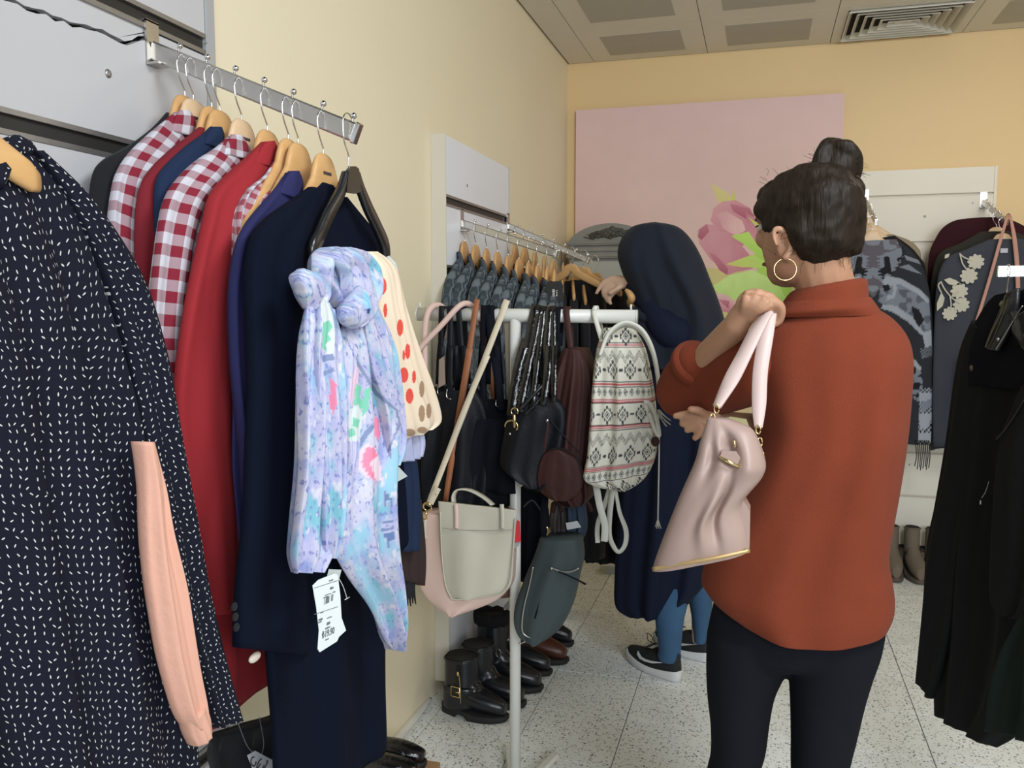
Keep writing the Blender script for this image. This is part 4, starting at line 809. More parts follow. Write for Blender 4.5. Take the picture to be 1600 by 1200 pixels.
# pink handled bag at the left end, body hidden behind the scarf
t = thing('pink_handled_bag', 'bag with pale pink tubular handles at the left end of the stand', 'bag', (-.86, SY, 1.1))
mb = MB(); mb.tube([Q(664, 590, N_), Q(664, 520, N_), Q(669, 488, N_ + .006), Q(681, 477, SY), Q(694, 486, F_), Q(697, 530, F_ + .02)], .0085, 10); obj('handle', mb, M['pinkl'], t)
mb = MB(); mb.tube([Q(742, 486, F_), Q(733, 475, SY), Q(718, 478, N_ - .004), Q(690, 508, N_ - .02), Q(650, 553, N_ - .03), Q(640, 590, N_ - .03)], .0075, 10); obj('handle', mb, M['pinkl'], t)
bag_body('bag_body', t, M['pinkl'], [(632, 585), (622, 640), (620, 735)], [(670, 585), (684, 640), (684, 735)], SY + .04, .03)
# three dark handbags crowded on the left half
for i, (hx, lb, L, R, y, m) in enumerate((
  (700, 'black leather handbag with thin straps at the left of the stand', [(668, 606), (655, 640), (650, 740), (652, 800)], [(720, 600), (728, 640), (730, 740), (726, 800)], SY + .03, 'bleath'),
  (714, 'black leather shopper hanging between the brown strap and the left handbag', [(690, 612), (672, 660), (662, 730), (664, 795)], [(745, 606), (762, 650), (765, 740), (760, 800)], SY - .01, 'bleath'),
  (765, 'large navy-black slouch bag hanging behind the cream strap', [(735, 625), (716, 670), (708, 740), (712, 792)], [(800, 625), (808, 680), (806, 740), (796, 790)], SY + .02, 'bsuede'))):
    t = thing('black_handbag', lb, 'bag', (Q(hx, 500)[0], SY, 1.1), 'black bags on the stand')
    bag_body('bag_body', t, M[m], L, R, y, .03, seed=70 + i, amp=.010)
    for dx in (-12, 14):
        over(hx + dx * .5, [Q(hx + dx, L[0][1] + 8, y - .025), Q(hx + dx * .8, 540, N_ - .01)], [Q(hx + dx, 540, F_ + .01), Q(hx + dx * 1.3, 600, F_ + .01)], .015, M['bleath'] if i != 2 else M['bsuede'], t, 'handle')
        mb = MB(); mb.tube([Q(hx + dx - 3, L[0][1] - 4, y - .03), Q(hx + dx - 4, L[0][1] + 8, y - .032), Q(hx + dx + 3, L[0][1] + 12, y - .032)], .0016, 6); obj('buckle', mb, M['chrome'], t)
t = thing('paper_tag', 'small folded tag between the black straps left of the brown strap', 'price tag', (-.79, SY, 1.2))
mb = MB(); mb.prism([Q(*p, SY - .036) for p in ((686, 562), (694, 556), (696, 600), (685, 606))], (0, .001, 0)); obj('tag_card', mb, mat('kraft_tag', (.25, .19, .15)), t)
# tan strap bag behind the satchel
t = thing('tan_strap_bag', 'bag on a long flat tan leather strap, hidden behind the putty satchel', 'bag', (-.75, SY, 1.0))
over(746, [Q(695, 790, SY - .05), Q(708, 700, SY - .05), Q(722, 620, N_ - .02), Q(734, 545, N_ - .01)], [Q(757, 540, F_ + .01), Q(768, 600, F_ + .02), Q(776, 650, F_ + .02)], [.018, .018, .013, .014] + [.015] * 5 + [.017, .016, .010], M['tan'], t)
bag_body('bag_body', t, mat('brown_leather_bag', (.09, .045, .03), rough=.6), [(672, 782), (664, 830), (668, 930)], [(790, 782), (800, 830), (800, 930)], SY + .03, .03, seed=77)
# thin black cross-body strap
t = thing('crossbody_bag', 'black cross-body bag with flat strap hanging beside the cream strap', 'bag', (-.69, SY, 1.1))
over(766, [Q(784, 640, SY - .045), Q(779, 590, N_ - .004), Q(770, 530, N_ + .002)], [Q(764, 540, F_), Q(762, 600, F_)], .017, M['bsuede'], t)
bag_body('bag_body', t, M['bsuede'], [(742, 655), (728, 690), (724, 760)], [(800, 650), (812, 690), (810, 770)], SY + .0, .03, seed=78)
# putty and pink satchel
sy = SY - .11
sa = thing('satchel', 'putty grey satchel with pale pink sides hanging on a long cream strap', 'bag', (-.68, sy, .8))
over(788, [Q(674, 776, sy), Q(690, 735, sy + .02), Q(730, 630, sy + .01), Q(762, 555, N_ - .06)], [Q(795, 540, F_), Q(797, 600, F_), Q(799, 700, F_), Q(804, 790, F_ - .03)], [.015] * 4 + [.016] * 5 + [.020] * 4, M['cream'], sa, 'long_strap')
cloth('pink_body', M['pinkl'], sa, [(666, 798), (660, 815), (656, 880), (658, 905), (672, 930), (706, 955)], [(802, 800), (804, 830), (802, 890), (798, 915), (776, 936), (722, 955)], ('y', sy + .035), th=.048, amp=.003, kf=1.2, seed=80, mm=64, pw=.35, k=8, label='pale pink bag body')
cloth('front_flap', M['putty'], sa, [(685, 783), (686, 800), (688, 860), (693, 905), (700, 930), (712, 938)], [(806, 797), (806, 820), (802, 870), (799, 905), (792, 922), (775, 932)], ('y', sy - .018), th=.006, amp=.004, kf=1.0, seed=81, mm=56, pw=.5, k=8, label='putty grey flap')
mb = MB(); mb.tube([Q(*p, sy - .026) for p in ((688, 800), (690, 860), (695, 908), (703, 930), (714, 937), (775, 930), (791, 920), (798, 903), (801, 870), (805, 810))], .0018, 6); obj('flap_piping', mb, M['putty'], sa)
mb = MB(); mb.tube([Q(*p, sy - .027) for p in ((692, 825), (720, 828), (760, 829), (804, 828))], .0010, 5); obj('flap_seam', mb, mat('dark_putty_seam', (.30, .28, .23)), sa)
for x_ in (712, 784):
    mb = MB(); mb.strap([Q(x_, 788, sy - .027), Q(x_ + 1, 806, sy - .028), Q(x_ + 1, 826, sy - .027)], (1, 0, 0), .011, .003); obj('flap_tab', mb, M['pinkl'] if x_ == 712 else M['putty'], sa)
mb = MB(); mb.strap([Q(710, 792, sy), Q(709, 775, sy + .005), Q(717, 765, sy + .01), Q(735, 766, sy + .012), Q(756, 777, sy + .01), Q(770, 789, sy)], [(.3, 1, 0)] * 6, .017, .004); obj('top_handle', mb, M['putty'], sa)
for a_, b_, rr_ in (((668, 792), (674, 781), .011), ((663, 806), (670, 808), .0095)):
    mb = MB(); c_ = Q(*a_, sy - .005); mb.tube([c_ + (rr_ * math.cos(a), -.3 * rr_ * math.sin(a), rr_ * math.sin(a)) for a in np.linspace(0, 6.1, 14)], .0022, 7); obj('gold_ring', mb, M['brass'], sa)
mb = MB(); mb.strap([Q(664, 812, sy - .004), Q(663, 826, sy - .006), Q(664, 842, sy - .004)], (1, 0, 0), .012, .004); obj('strap_tab', mb, M['putty'], sa)
mb = MB(); mb.strap([Q(684, 762, sy - .003), Q(676, 778, sy - .003), Q(672, 786, sy - .003)], (1, 0, -.3), .019, .004); mb.sphere(Q(682, 771, sy - .006), .003, 6); obj('strap_end', mb, M['cream'], sa)
t = thing('red_sale_tag', 'small red tag sticking out beside the putty satchel', 'price tag', (-.6, sy, .85))
mb = MB(); mb.prism([Q(*p, sy + .03) for p in ((808, 812), (812, 815), (814, 846), (802, 848))], (0, .001, 0)); obj('tag_card', mb, mat('red_card', (.55, .03, .04), rough=.5), t)
mb = MB(); mb.prism([Q(*p, sy + .032) for p in ((803, 848), (813, 846), (810, 853), (804, 858))], (0, .001, 0)); obj('tag_stub', mb, mat('grey_card', (.3, .3, .3)), t)
# black bag with gold snap hook
by = SY - .075
t = thing('slouch_bag', 'black patent-strapped slouch bag with a gold snap hook at centre of the stand', 'bag', (-.56, by, 1.1))
cloth('bag_body', M['bleath'], t, [(800, 628), (792, 660), (784, 700), (782, 726), (800, 742), (830, 756)], [(862, 612), (888, 640), (884, 700), (876, 740), (866, 755), (850, 762)], ('y', by + .02), th=.045, amp=.008, kf=1.4, seed=83, mm=60, pw=.5, k=8)
for k_, (x0, x1, x2, w_) in enumerate(((838, 808, 800, .024), (846, 824, 812, .018), (852, 838, 832, .014), (861, 856, 848, .019), (868, 866, 866, .014))):
    over(x0, [Q(x2, 650 - 6 * k_, by - .03), Q(x1, 580, by - .005 * k_), Q((x0 + x1) / 2, 530, N_ - .01)], [Q(x0 + 4, 540, F_ + .01), Q(x0 + 6, 600, F_ + .01)], w_, M['patent'], t, 'strap', th=.006)
mb = MB(); mb.tube([Q(812, 640, by - .04), Q(836, 615, by - .03), Q(850, 600, by - .02)], .004, 8); mb.tube([Q(820, 648, by - .04), Q(842, 626, by - .03), Q(856, 604, by - .02)], .003, 8); obj('twisted_handle', mb, M['patent'], t)
mb = MB(); c_ = Q(804, 643, by - .05); mb.tube([c_ + (.0085 * math.cos(a), 0, .0085 * math.sin(a)) for a in np.linspace(-.6, 3.9, 12)], .0018, 7); obj('swivel_ring', mb, M['brass'], t)
mb = MB(); mb.tube([Q(804, 648, by - .052), Q(804, 658, by - .053), Q(804, 668, by - .052)], [.0035, .0045, .0025], 8); obj('snap_hook', mb, M['brass'], t)
mb = MB(); c_ = Q(799, 666, by - .05); mb.tube([c_ + (.016 * math.cos(a), 0, .014 * math.sin(a)) for a in np.linspace(-.7, 3.3, 16)], .0018, 7); obj('snap_loop', mb, M['brass'], t)
mb = MB(); mb.sphere(Q(797, 678, by - .045), .0035, 7); obj('rivet', mb, M['steel'], t)
# dark brown rucksack
by = SY - .02
t = thing('brown_rucksack', 'dark brown leather rucksack with a round front pocket', 'backpack', (-.44, by, 1.0))
cloth('bag_body', M['dbrown'], t, [(884, 543), (868, 575), (852, 630), (842, 690), (840, 735), (856, 768), (890, 785)], [(918, 545), (930, 580), (932, 640), (930, 700), (928, 750), (928, 772), (918, 783)], ('y', by), th=.06, amp=.010, kf=2.6, seed=85, mm=80, pw=.5, k=8)
cloth('round_pocket', M['dbrown'], t, [(862, 700), (848, 712), (840, 740), (844, 765), (862, 780)], [(880, 702), (904, 718), (912, 745), (906, 768), (888, 782)], ('y', by - .068), th=.016, amp=.001, seed=86, mm=48, pw=.5, k=8)
mb = MB(); mb.tube([Q(*p, by - .086) for p in ((858, 702), (880, 701), (902, 716), (911, 742))], .0018, 6); obj('pocket_zip', mb, M['bleath'], t)
mb = MB(); mb.tube([Q(*p, by - .07) for p in ((858, 655), (880, 680), (905, 706))], .0016, 6); obj('zip', mb, M['bleath'], t)
over(888, [Q(892, 548, by - .03), Q(889, 520, N_)], [Q(892, 540, F_)], .016, M['dbrown'], t, 'carry_loop')
mb = MB(); mb.sphere(Q(854, 657, by - .07), .005, 6, sc=(1.2, .5, .8)); obj('zip_pull', mb, M['steel'], t)
over(874, [Q(868, 560, N_), Q(874, 520, N_)], [Q(874, 540, F_)], .016, M['bsuede'], t, 'shoulder_strap')
mb = MB(); mb.strap([Q(900, 775, by - .02), Q(918, 786, by), Q(924, 800, by)], (1, 0, .2), .012, .004); obj('loose_strap', mb, M['dbrown'], t)
# slate rucksack hanging low
gy = SY - .05
t = thing('slate_rucksack', 'slate grey leather rucksack with silver zips hanging low right of the pole', 'backpack', (-.5, gy, .65))
cloth('bag_body', M['grey'], t, [(846, 838), (836, 868), (824, 895), (808, 940), (806, 970), (816, 992), (832, 1000)], [(908, 838), (912, 868), (905, 900), (896, 940), (880, 975), (862, 992), (846, 1000)], ('y', gy), th=.045, amp=.004, kf=1.3, seed=87, mm=64, pw=.5, k=8)
mb = MB(); mb.tube([Q(*p, gy - .045) for p in ((833, 886), (828, 912), (820, 944), (816, 972), (818, 990), (832, 998))], .0018, 6); obj('side_zip', mb, M['steel'], t)
mb = MB(); mb.tube([Q(*p, gy - .052) for p in ((864, 888), (878, 893), (892, 893), (904, 888))], .0022, 6); mb.sphere(Q(862, 888, gy - .052), .004, 6); obj('front_zip', mb, M['steel'], t)
mb = MB(); mb.tube([Q(872, 893, gy - .054), Q(896, 903, gy - .056), Q(915, 913, gy - .05)], [.0016, .0018, .0028], 6); obj('zip_pull', mb, M['bsuede'], t)
mb = MB(); mb.tube([Q(*p, gy - .049) for p in ((854, 905), (846, 930), (836, 966))], .0024, 6); obj('seam_strip', mb, M['bsuede'], t)
mb = MB(); mb.tube([Q(832, 998, gy - .02), Q(812, 1006, gy - .04)], .0016, 6, smooth_path=False); mb.sphere(Q(812, 1006, gy - .04), .0035, 6); obj('zip_end', mb, M['steel'], t)
mb = MB(); mb.strap([Q(852, 845, gy), Q(850, 800, gy), Q(852, 760, gy + .02), Q(850, 600, SY + .04), Q(850, 505, F_), Q(850, 484, SY)], (1, 0, 0), [.022, .02, .018, .015, .015, .015], .004); obj('long_strap', mb, M['bsuede'], t)
mb = MB(); c_ = Q(854, 830, gy - .02); mb.tube([c_ + (.004 * math.cos(a), 0, .011 * math.sin(a)) for a in np.linspace(-1.4, 1.4, 8)], .0022, 7); obj('strap_ring', mb, M['brass'], t)
# bits between the two rucksacks
t = thing('brown_handbag', 'small brown handbag squeezed between the slate and brown rucksacks', 'bag', (-.45, SY, .8))
bag_body('bag_body', t, mat('taupe_leather', (.035, .028, .026), rough=.6), [(862, 785), (858, 810), (862, 845)], [(884, 785), (886, 815), (884, 850)], SY + .01, .02, seed=88)
mb = MB(); mb.tube([Q(864, 800, SY - .02), Q(870, 780, SY - .02), Q(878, 800, SY - .02)], .004, 8); obj('handle', mb, M['dbrown'], t)
t = thing('denim_bag', 'blue-grey denim bag edge with white label below the brown rucksack', 'bag', (-.42, SY, .8))
bag_body('bag_body', t, mat('grey_blue_denim', (.035, .055, .085), rough=.9, bump=.5, bscale=300), [(886, 782), (890, 810), (888, 846)], [(914, 780), (917, 825), (908, 848)], SY + .02, .02, seed=89)
mb = MB(); mb.prism([Q(*p, SY - .02) for p in ((884, 817), (902, 814), (908, 824), (886, 828))], (0, .001, 0)); obj('white_label', mb, mat('white_label', (.5, .52, .52)), t)
t = thing('black_bag', 'black bag hanging deep behind the pole of the stand', 'bag', (-.56, SY + .1, .8))
bag_body('bag_body', t, M['bsuede'], [(815, 760), (808, 800), (806, 905)], [(850, 770), (858, 820), (850, 905)], SY + .07, .03, seed=90)
mb = MB(); mb.tube([Q(818, 792, SY + .03), Q(832, 782, SY + .03), Q(846, 800, SY + .03)], .0025, 8); obj('handle', mb, M['grey'], t)
# ---------------------------------------------------------------- ethnic print rucksack
ey = SY - .07
et = thing('ethnic_print_rucksack', 'white canvas rucksack with black and red tribal print at the right of the stand', 'backpack', (-.33, ey, 1.1))
def tribal(u, v, co):
    c = np.tile(np.array([.63, .61, .52]), (len(u), 1)); BK, RD = np.array([.055, .06, .06]), np.array([.46, .10, .11]); GY = np.array([.30, .32, .31])
    a = (u * 1.0) + .5
    def line(v0, w_, col): m_ = np.abs(v - v0) < w_; c[m_] = col
    def dia(v0, per, hgt, rings_, ph=0, dots=True):
        x = ((a + ph) / per) % 1 - .5; x = x * per; y = v - v0; d = np.abs(x) / (per * .40) + np.abs(y) / (hgt * .5)
        for r0, r1, col in rings_:
            m_ = (d > r0) & (d < r1) & (np.abs(y) < hgt * .6); c[m_] = col
        return x, y, d
    def bigrow(v0, ph=0):
        per, hgt = .046, .044; x = (((a + ph) / per) % 1 - .5) * per; y = v - v0; d = np.abs(x) / .014 + np.abs(y) / .019
        saw = ((np.abs(x) * 180) % 1 < .5)
        c[((d > .80) & (d < .98)) | ((d > .35) & (d < .5))] = BK; c[(d < .22)] = BK; c[(d > .98) & (d < 1.28) & saw & (np.abs(y) < .022)] = BK
        x2 = (((a + ph) / per + .5) % 1 - .5) * per; c[(np.abs(x2) < .0042) & (np.abs(y) < .0028)] = BK
    def redband(v0):
        line(v0 - .0055, .0008, BK); line(v0, .0032, RD); line(v0, .0008, np.array([.62, .45, .42])); line(v0 + .0055, .0008, BK)
    def smallrow(v0):
        x, y, d = dia(v0, .015, .02, ((.75, 1.0, BK), (0, .35, BK), (.35, .6, GY))); line(v0 - .012, .0007, BK); line(v0 + .012, .0007, BK)
    def zig(v0):
        per = .022; x = np.abs((a / per) % 1 - .5) * 2; y = v - v0
        for k in range(3): m_ = (np.abs(y - (.5 - x) * .018 - k * .0055) < .0011); c[m_] = BK
        m_ = (y < -.004 - (.5 - x) * -.018) & (y > -.011) & (x > .75); c[m_] = BK
    zig(.062); redband(.040); bigrow(.098); redband(.132); smallrow(.150); redband(.170); bigrow(.203, .02); redband(.232); zig(.256); bigrow(.300); redband(.330); smallrow(.348); bigrow(.385, .01); bigrow(.02, .01)
    return c
M['trib'] = painted('tribal_print_canvas', rough=.9, bump=.5, bscale=600)
o = cloth('bag_body', M['trib'], et, [(945, 512), (934, 545), (928, 600), (924, 660), (920, 710), (915, 745), (940, 758), (972, 764)], [(990, 512), (1008, 545), (1020, 600), (1026, 655), (1026, 700), (1018, 730), (1004, 750), (984, 763)], ('y', ey), th=.055, amp=.006, kf=2.2, seed=91, mm=420, pw=.5, k=36, thp=[.4, .8, 1, 1, 1, 1, .9, .6]); paint(o, tribal)
M['wcan'] = mat('white_cotton_webbing', (.62, .62, .55), rough=.9, bump=.4, bscale=500)
mb = MB(); mb.strap([Q(*p, ey - .045) for p in ((938, 555), (950, 525), (968, 509), (985, 507), (1005, 520), (1020, 550), (1028, 590), (1029, 618))], [(.2, -1, .4)] * 8, .030, .007); obj('drawstring_hem', mb, M['wcan'], et)
mb = MB(); mb.tube([Q(*p, ey - .05) for p in ((1006, 628), (1016, 632), (1026, 655), (1030, 680), (1024, 672), (1014, 645))], .005, 8); obj('pocket_flap_edge', mb, M['wcan'], et)
over(931, [Q(943, 540, ey - .03), Q(937, 515, N_)], [Q(940, 515, F_ + .02), Q(948, 540, F_ + .03)], [.008, .011] + [.011] * 5 + [.011, .008], M['wcan'], et, 'carry_loop', th=.006)
mb = MB(); mb.strap([Q(931, 755, ey), Q(937, 790, ey - .01), Q(945, 820, ey - .01), Q(944, 846, ey - .01)], [(1, 0, 0)] * 4, .017, .003); obj('shoulder_strap', mb, M['wcan'], et)
mb = MB(); mb.strap([Q(934, 848, ey), Q(934, 820, ey + .02), Q(946, 785, ey + .02), Q(952, 765, ey + .02)], [(1, 0, 0)] * 4, .012, .003); obj('shoulder_strap', mb, M['wcan'], et)
mb = MB(); mb.strap([Q(958, 760, ey), Q(953, 800, ey), Q(952, 835, ey), Q(960, 856, ey), Q(968, 862, ey), Q(977, 850, ey), Q(978, 828, ey), Q(968, 800, ey), Q(962, 765, ey)], [(1, -.4, 0), (1, -.4, 0), (1, -.4, .2), (.6, -.4, 1), (0, -.6, 1), (-.8, -.5, .4), (-1, -.5, 0), (-1, -.5, 0), (-1, -.5, 0)], [.015, .015, .014, .013, .012, .012, .012, .010, .008], .003); obj('shoulder_strap', mb, M['wcan'], et)
mb = MB(); mb.tube([Q(1028, 640, ey - .03), Q(1030, 690, ey - .03), Q(1029, 760, ey - .03), Q(1028, 812, ey - .03)], .0018, 6)
for k in range(6): mb.tube([Q(1028, 810, ey - .03), Q(1024 + k * 1.8, 823 + (k % 2) * 3, ey - .03)], .0009, 4, smooth_path=False)
for k in range(12): mb.tube([Q(1030, 640 + k, ey - .03), Q(1040 + k % 5 * 2, 652 + k * 1.3, ey - .035)], .0012, 4, smooth_path=False)
obj('tasselled_cord', mb, M['wcan'], et)
mb = MB(); mb.sphere(Q(1024, 690, ey - .05), .010, 8, sc=(1, .5, 1.2)); obj('cord_button', mb, M['dbrown'], et)
# ================================================================ PEOPLE
M['skin'] = mat('warm_skin', (.40, .215, .13), rough=.5, bump=.08, bscale=250, var=.05, spec=.35); M['skin2'] = mat('light_skin', (.55, .36, .25), rough=.5, bump=.08, bscale=250, var=.05, spec=.35)
def hairmat(name, c1, c2):
    m, nt, b = newmat(name); tc = nd(nt, 'ShaderNodeTexCoord'); mp = nd(nt, 'ShaderNodeMapping'); mp.inputs['Scale'].default_value = (120, 60, 16); mp.inputs['Rotation'].default_value = (.3, -.7, .4)
    nt.links.new(tc.outputs['Object'], mp.inputs[0]); nz = nd(nt, 'ShaderNodeTexNoise'); nz.inputs['Scale'].default_value = 1; nz.inputs['Detail'].default_value = 3; nt.links.new(mp.outputs[0], nz.inputs['Vector'])
    nt.links.new(mixc(nt, nz.outputs[0], c1, c2), b.inputs['Base Color']); b.inputs['Roughness'].default_value = .55; b.inputs['Specular IOR Level'].default_value = .18
    bp = nd(nt, 'ShaderNodeBump'); bp.inputs['Strength'].default_value = .9; bp.inputs['Distance'].default_value = .004; nt.links.new(nz.outputs[0], bp.inputs['Height']); nt.links.new(bp.outputs[0], b.inputs['Normal']); return m
M['hair'] = hairmat('dark_brown_hair', (.004, .003, .002), (.026, .016, .010))
M['rust'] = mat('rust_wool_knit', (.168, .036, .017), rough=.95, bump=.6, bscale=420, var=.12, vscale=14, sheen=.03, dist=.0015, spec=.1)
M['jeans'] = mat('black_denim', (.0075, .0085, .012), rough=.95, bump=.4, bscale=700, var=.12, spec=.1)
def frame(f, side_left):
    """rotation taking local (x=left ear, y=face, z=up) to world"""
    f = Vector(f).normalized(); l = Vector(side_left).normalized(); u = l.cross(f) * -1
    u = f.cross(l) if f.cross(l).z > 0 else -f.cross(l); return Matrix((l, f, u)).transposed()
def head(mb, c, R, s=1., ears=(1, -1)):
    L = lambda a, b, d: np.array(c) + np.array(R @ Vector((a * s, b * s, d * s)))
    e = lambda p, r, sc: mb.sphere(L(*p), r * s, 14, sc=sc, rot=R)
    e((0, -.012, .012), .1, (.76, .95, .90)); e((0, .015, -.035), .085, (.76, .90, .95)); e((0, .048, -.085), .045, (.95, .85, .72)); e((0, .02, -.062), .07, (.83, .95, .8))
    e((0, .083, .022), .03, (1.6, .5, .6)); mb.tube([L(0, .090, .01), L(0, .108, -.022), L(0, .112, -.032)], [.008 * s, .011 * s, .012 * s], 8); e((0, .1, -.036), .012, (1.5, .8, .7))
    e((0, .088, -.060), .014, (1.7, .7, .5)); e((0, .085, -.072), .013, (1.5, .7, .5)); e((.035, .066, -.02), .024, (1, .8, .9)); e((-.035, .066, -.02), .024, (1, .8, .9)); e((0, .075, -.095), .02, (1, .8, .8))
    for sg in ears:
        pts = [L(sg * .074, .004, -.035), L(sg * .082, -.004, -.02), L(sg * .088, -.016, .006), L(sg * .087, -.014, .022), L(sg * .080, .0, .028), L(sg * .076, .006, .015)]
        mb.tube(pts, [.0055 * s, .006 * s, .006 * s, .006 * s, .006 * s, .005 * s], 8); e((sg * .076, -.003, -.004), .02, (.3, .7, 1.2)); e((sg * .077, .001, -.034), .009, (.7, 1, 1.2))
    return L
def limb(mb, pts, rad, k=5): mb.tube(pts, rad, 14, k=k); mb.sphere(pts[0], rad[0], 8); mb.sphere(pts[-1], rad[-1], 8)
def pxl(mb, rows, y, th, m=28, pw=1.):
    """elliptical trunk from traced left/right pixels at depth y"""
    ths = th if isinstance(th, (list, tuple)) else [th] * len(rows); ys = y if isinstance(y, (list, tuple)) else [y] * len(rows)
    a = crom([onY(r[0], r[2], q_) for r, q_ in zip(rows, ys)], 5); b = crom([onY(r[1], r[3] if len(r) > 3 else r[2], q_) for r, q_ in zip(rows, ys)], 5); t = crom(np.array(ths, float)[:, None], 5)[:, 0]
    rings = []
    for p, q_, h in zip(a, b, t):
        c = (p + q_) / 2; u = (q_ - p) / 2; rings.append([c + u * math.cos(w_) + np.array([0, -h, 0]) * math.sin(w_) for w_ in np.linspace(0, 2 * math.pi, m, endpoint=False)])
    mb.loft(rings)
def eyes(par, L, gaze=0, iris=(.03, .015, .008)):
    for sg in (1, -1):
        mb = MB(); mb.sphere(L(sg * .032, .078, .0), .0125, 10); e_ = obj('eye', mb, mat('eye_white', (.6, .58, .55), rough=.2, bump=0, var=0), par); mb = MB(); mb.sphere(L(sg * .032, .0885, -.001), .0045, 8, sc=(1, .4, 1)); obj('iris', mb, mat('dark_iris', iris, rough=.1, bump=0, var=0), e_)
        mb = MB(); mb.tube([L(sg * .016, .091, .018), L(sg * .034, .093, .024), L(sg * .05, .08, .017)], [.0025, .003, .0015], 6); obj('eyebrow', mb, M['hair'], par)
        mb = MB(); mb.tube([L(sg * .02, .090, .006), L(sg * .032, .0925, .0095), L(sg * .045, .086, .005)], [.0014, .0018, .0012], 6); obj('eyelashes', mb, M['hair'], par)
    mb = MB(); mb.tube([L(-.022, .094, -.067), L(0, .1025, -.0645), L(.022, .094, -.067)], [.003, .006, .003], 8); obj('lips', mb, mat('lip_skin', (.35, .12, .09), rough=.4), par)
# ---------------------------------------------------------------- woman in the rust sweater (seen from behind)
wy = 1.72
p1 = thing('person', 'woman in rust turtleneck seen from behind, hair in a bun, holding a pink handbag', 'person', (.1, wy, 0))
f1 = (-.64, .77, -.08); R1 = frame(f1, (-.77, -.64, 0)); hc = onY(1257, 349, 1.70)
mb = MB(); LH = head(mb, hc, R1, .98, (-1,))
nb = onY(1290, 470, wy)
limb(mb, [hc + (.018, -.015, -.03), hc + (.03, -.005, -.08), nb + (0, 0, .01), nb + (-.005, 0, -.06)], [.06, .054, .056, .075])
pxl(mb, [(1240, 1340, 490), (1205, 1392, 520), (1190, 1400, 570), (1195, 1398, 640), (1190, 1385, 720), (1150, 1378, 820), (1125, 1372, 920), (1125, 1365, 965), (1160, 1330, 998)], wy, [.05, .075, .085, .095, .09, .085, .095, .09, .07])
sh, el, wr = onY(1190, 555, 1.70), onY(1068, 612, 1.86), onY(1150, 508, 1.66)
limb(mb, [sh, (sh + el) / 2, el], [.05, .046, .038]); limb(mb, [el, el + (wr - el) * .35, wr], [.038, .038, .0245])
# left fist
def finger(mb, pts, r0=.0085, r1=.0065): mb.tube(pts, np.linspace(r0, r1, len(pts)), 10, k=5); mb.sphere(pts[-1], r1, 8); mb.sphere(pts[0], r0, 8)
hd = onY(1178, 478, 1.635)
mb.sphere(hd, .034, 12, sc=(1.0, .55, .95)); limb(mb, [wr, (wr + hd) / 2 + (-.002, 0, .004), hd], [.0245, .024, .024])
for k, (a_, b_) in enumerate(((1168, 459), (1184, 458), (1198, 463), (1208, 472))):
    K = onY(a_, b_, 1.625 + .004 * k); d_ = np.array([.010, .0, .002]); finger(mb, [hd + (K - hd) * .3, K, K + (.014, .010, -.012), K + (.011, .020, -.034), K + (-.004, .018, -.042)], .0105, .0085)
for a_, b_ in (((1160, 488), (1167, 461)), ((1164, 490), (1182, 460)), ((1168, 492), (1197, 465)), ((1172, 494), (1207, 474))): mb.tube([onY(*a_, 1.625), onY((a_[0] + b_[0]) / 2, (a_[1] + b_[1]) / 2, 1.612), onY(*b_, 1.612)], [.006, .0075, .0085], 8)
finger(mb, [hd + (-.01, .012, -.012), onY(1190, 494, 1.655), onY(1206, 497, 1.665)], .011, .0085)
# right arm reaching round in front, fingers under the left elbow
rs, re, rw = onY(1375, 560, 1.72), tuple(onY(1368, 690, 1.84)), onY(1125, 660, 1.80)
limb(mb, [rs, (np.array(rs) + re) / 2, re], [.048, .042, .036]); limb(mb, [re, np.array(re) * .5 + np.array(rw) * .5, rw], [.036, .032, .024])
h2 = onY(1102, 655, 1.76); mb.sphere(h2, .032, 10, sc=(1.1, .5, .8)); limb(mb, [rw, h2], [.024, .022])
for k, (pts) in enumerate((((1090, 645), (1072, 647), (1056, 650)), ((1090, 654), (1078, 658), (1066, 662)), ((1092, 662), (1084, 668), (1074, 672)), ((1096, 668), (1092, 678), (1086, 684)))):
    finger(mb, [onY(*q_, 1.745 - .002 * k) for q_ in pts], .009, .007)
finger(mb, [onY(1104, 650, 1.75), onY(1092, 642, 1.73), onY(1080, 640, 1.72)], .010, .008)
zf = onY(1155, 1500, wy)
for lx, rx in ((1166, 1142), (1300, 1272)):
    limb(mb, [onY(lx, 1010, wy), onY((lx + rx) / 2 - (2 if lx < 1200 else -4), 1250, wy), onY(rx, 1400, wy), onY(rx, 1520, wy)], [.05, .034, .03, .026])
mb.tube([onY(*q_, 1.628) for q_ in ((1214, 384), (1209, 370), (1210, 360), (1217, 357), (1227, 364), (1234, 376), (1235, 388), (1230, 399), (1224, 405))], [.0035, .004, .005, .0055, .006, .006, .0055, .0065, .0055], 8)
mb.sphere(onY(1223, 381, 1.640), .020, 10, sc=(.62, .4, 1.3)); mb.sphere(onY(1232, 388, 1.66), .022, 10, sc=(.8, 1, 1.2))
body1 = fuse('body', mb, M['skin'], p1, voxel=.0034, smooth=2)
eyes(p1, LH)
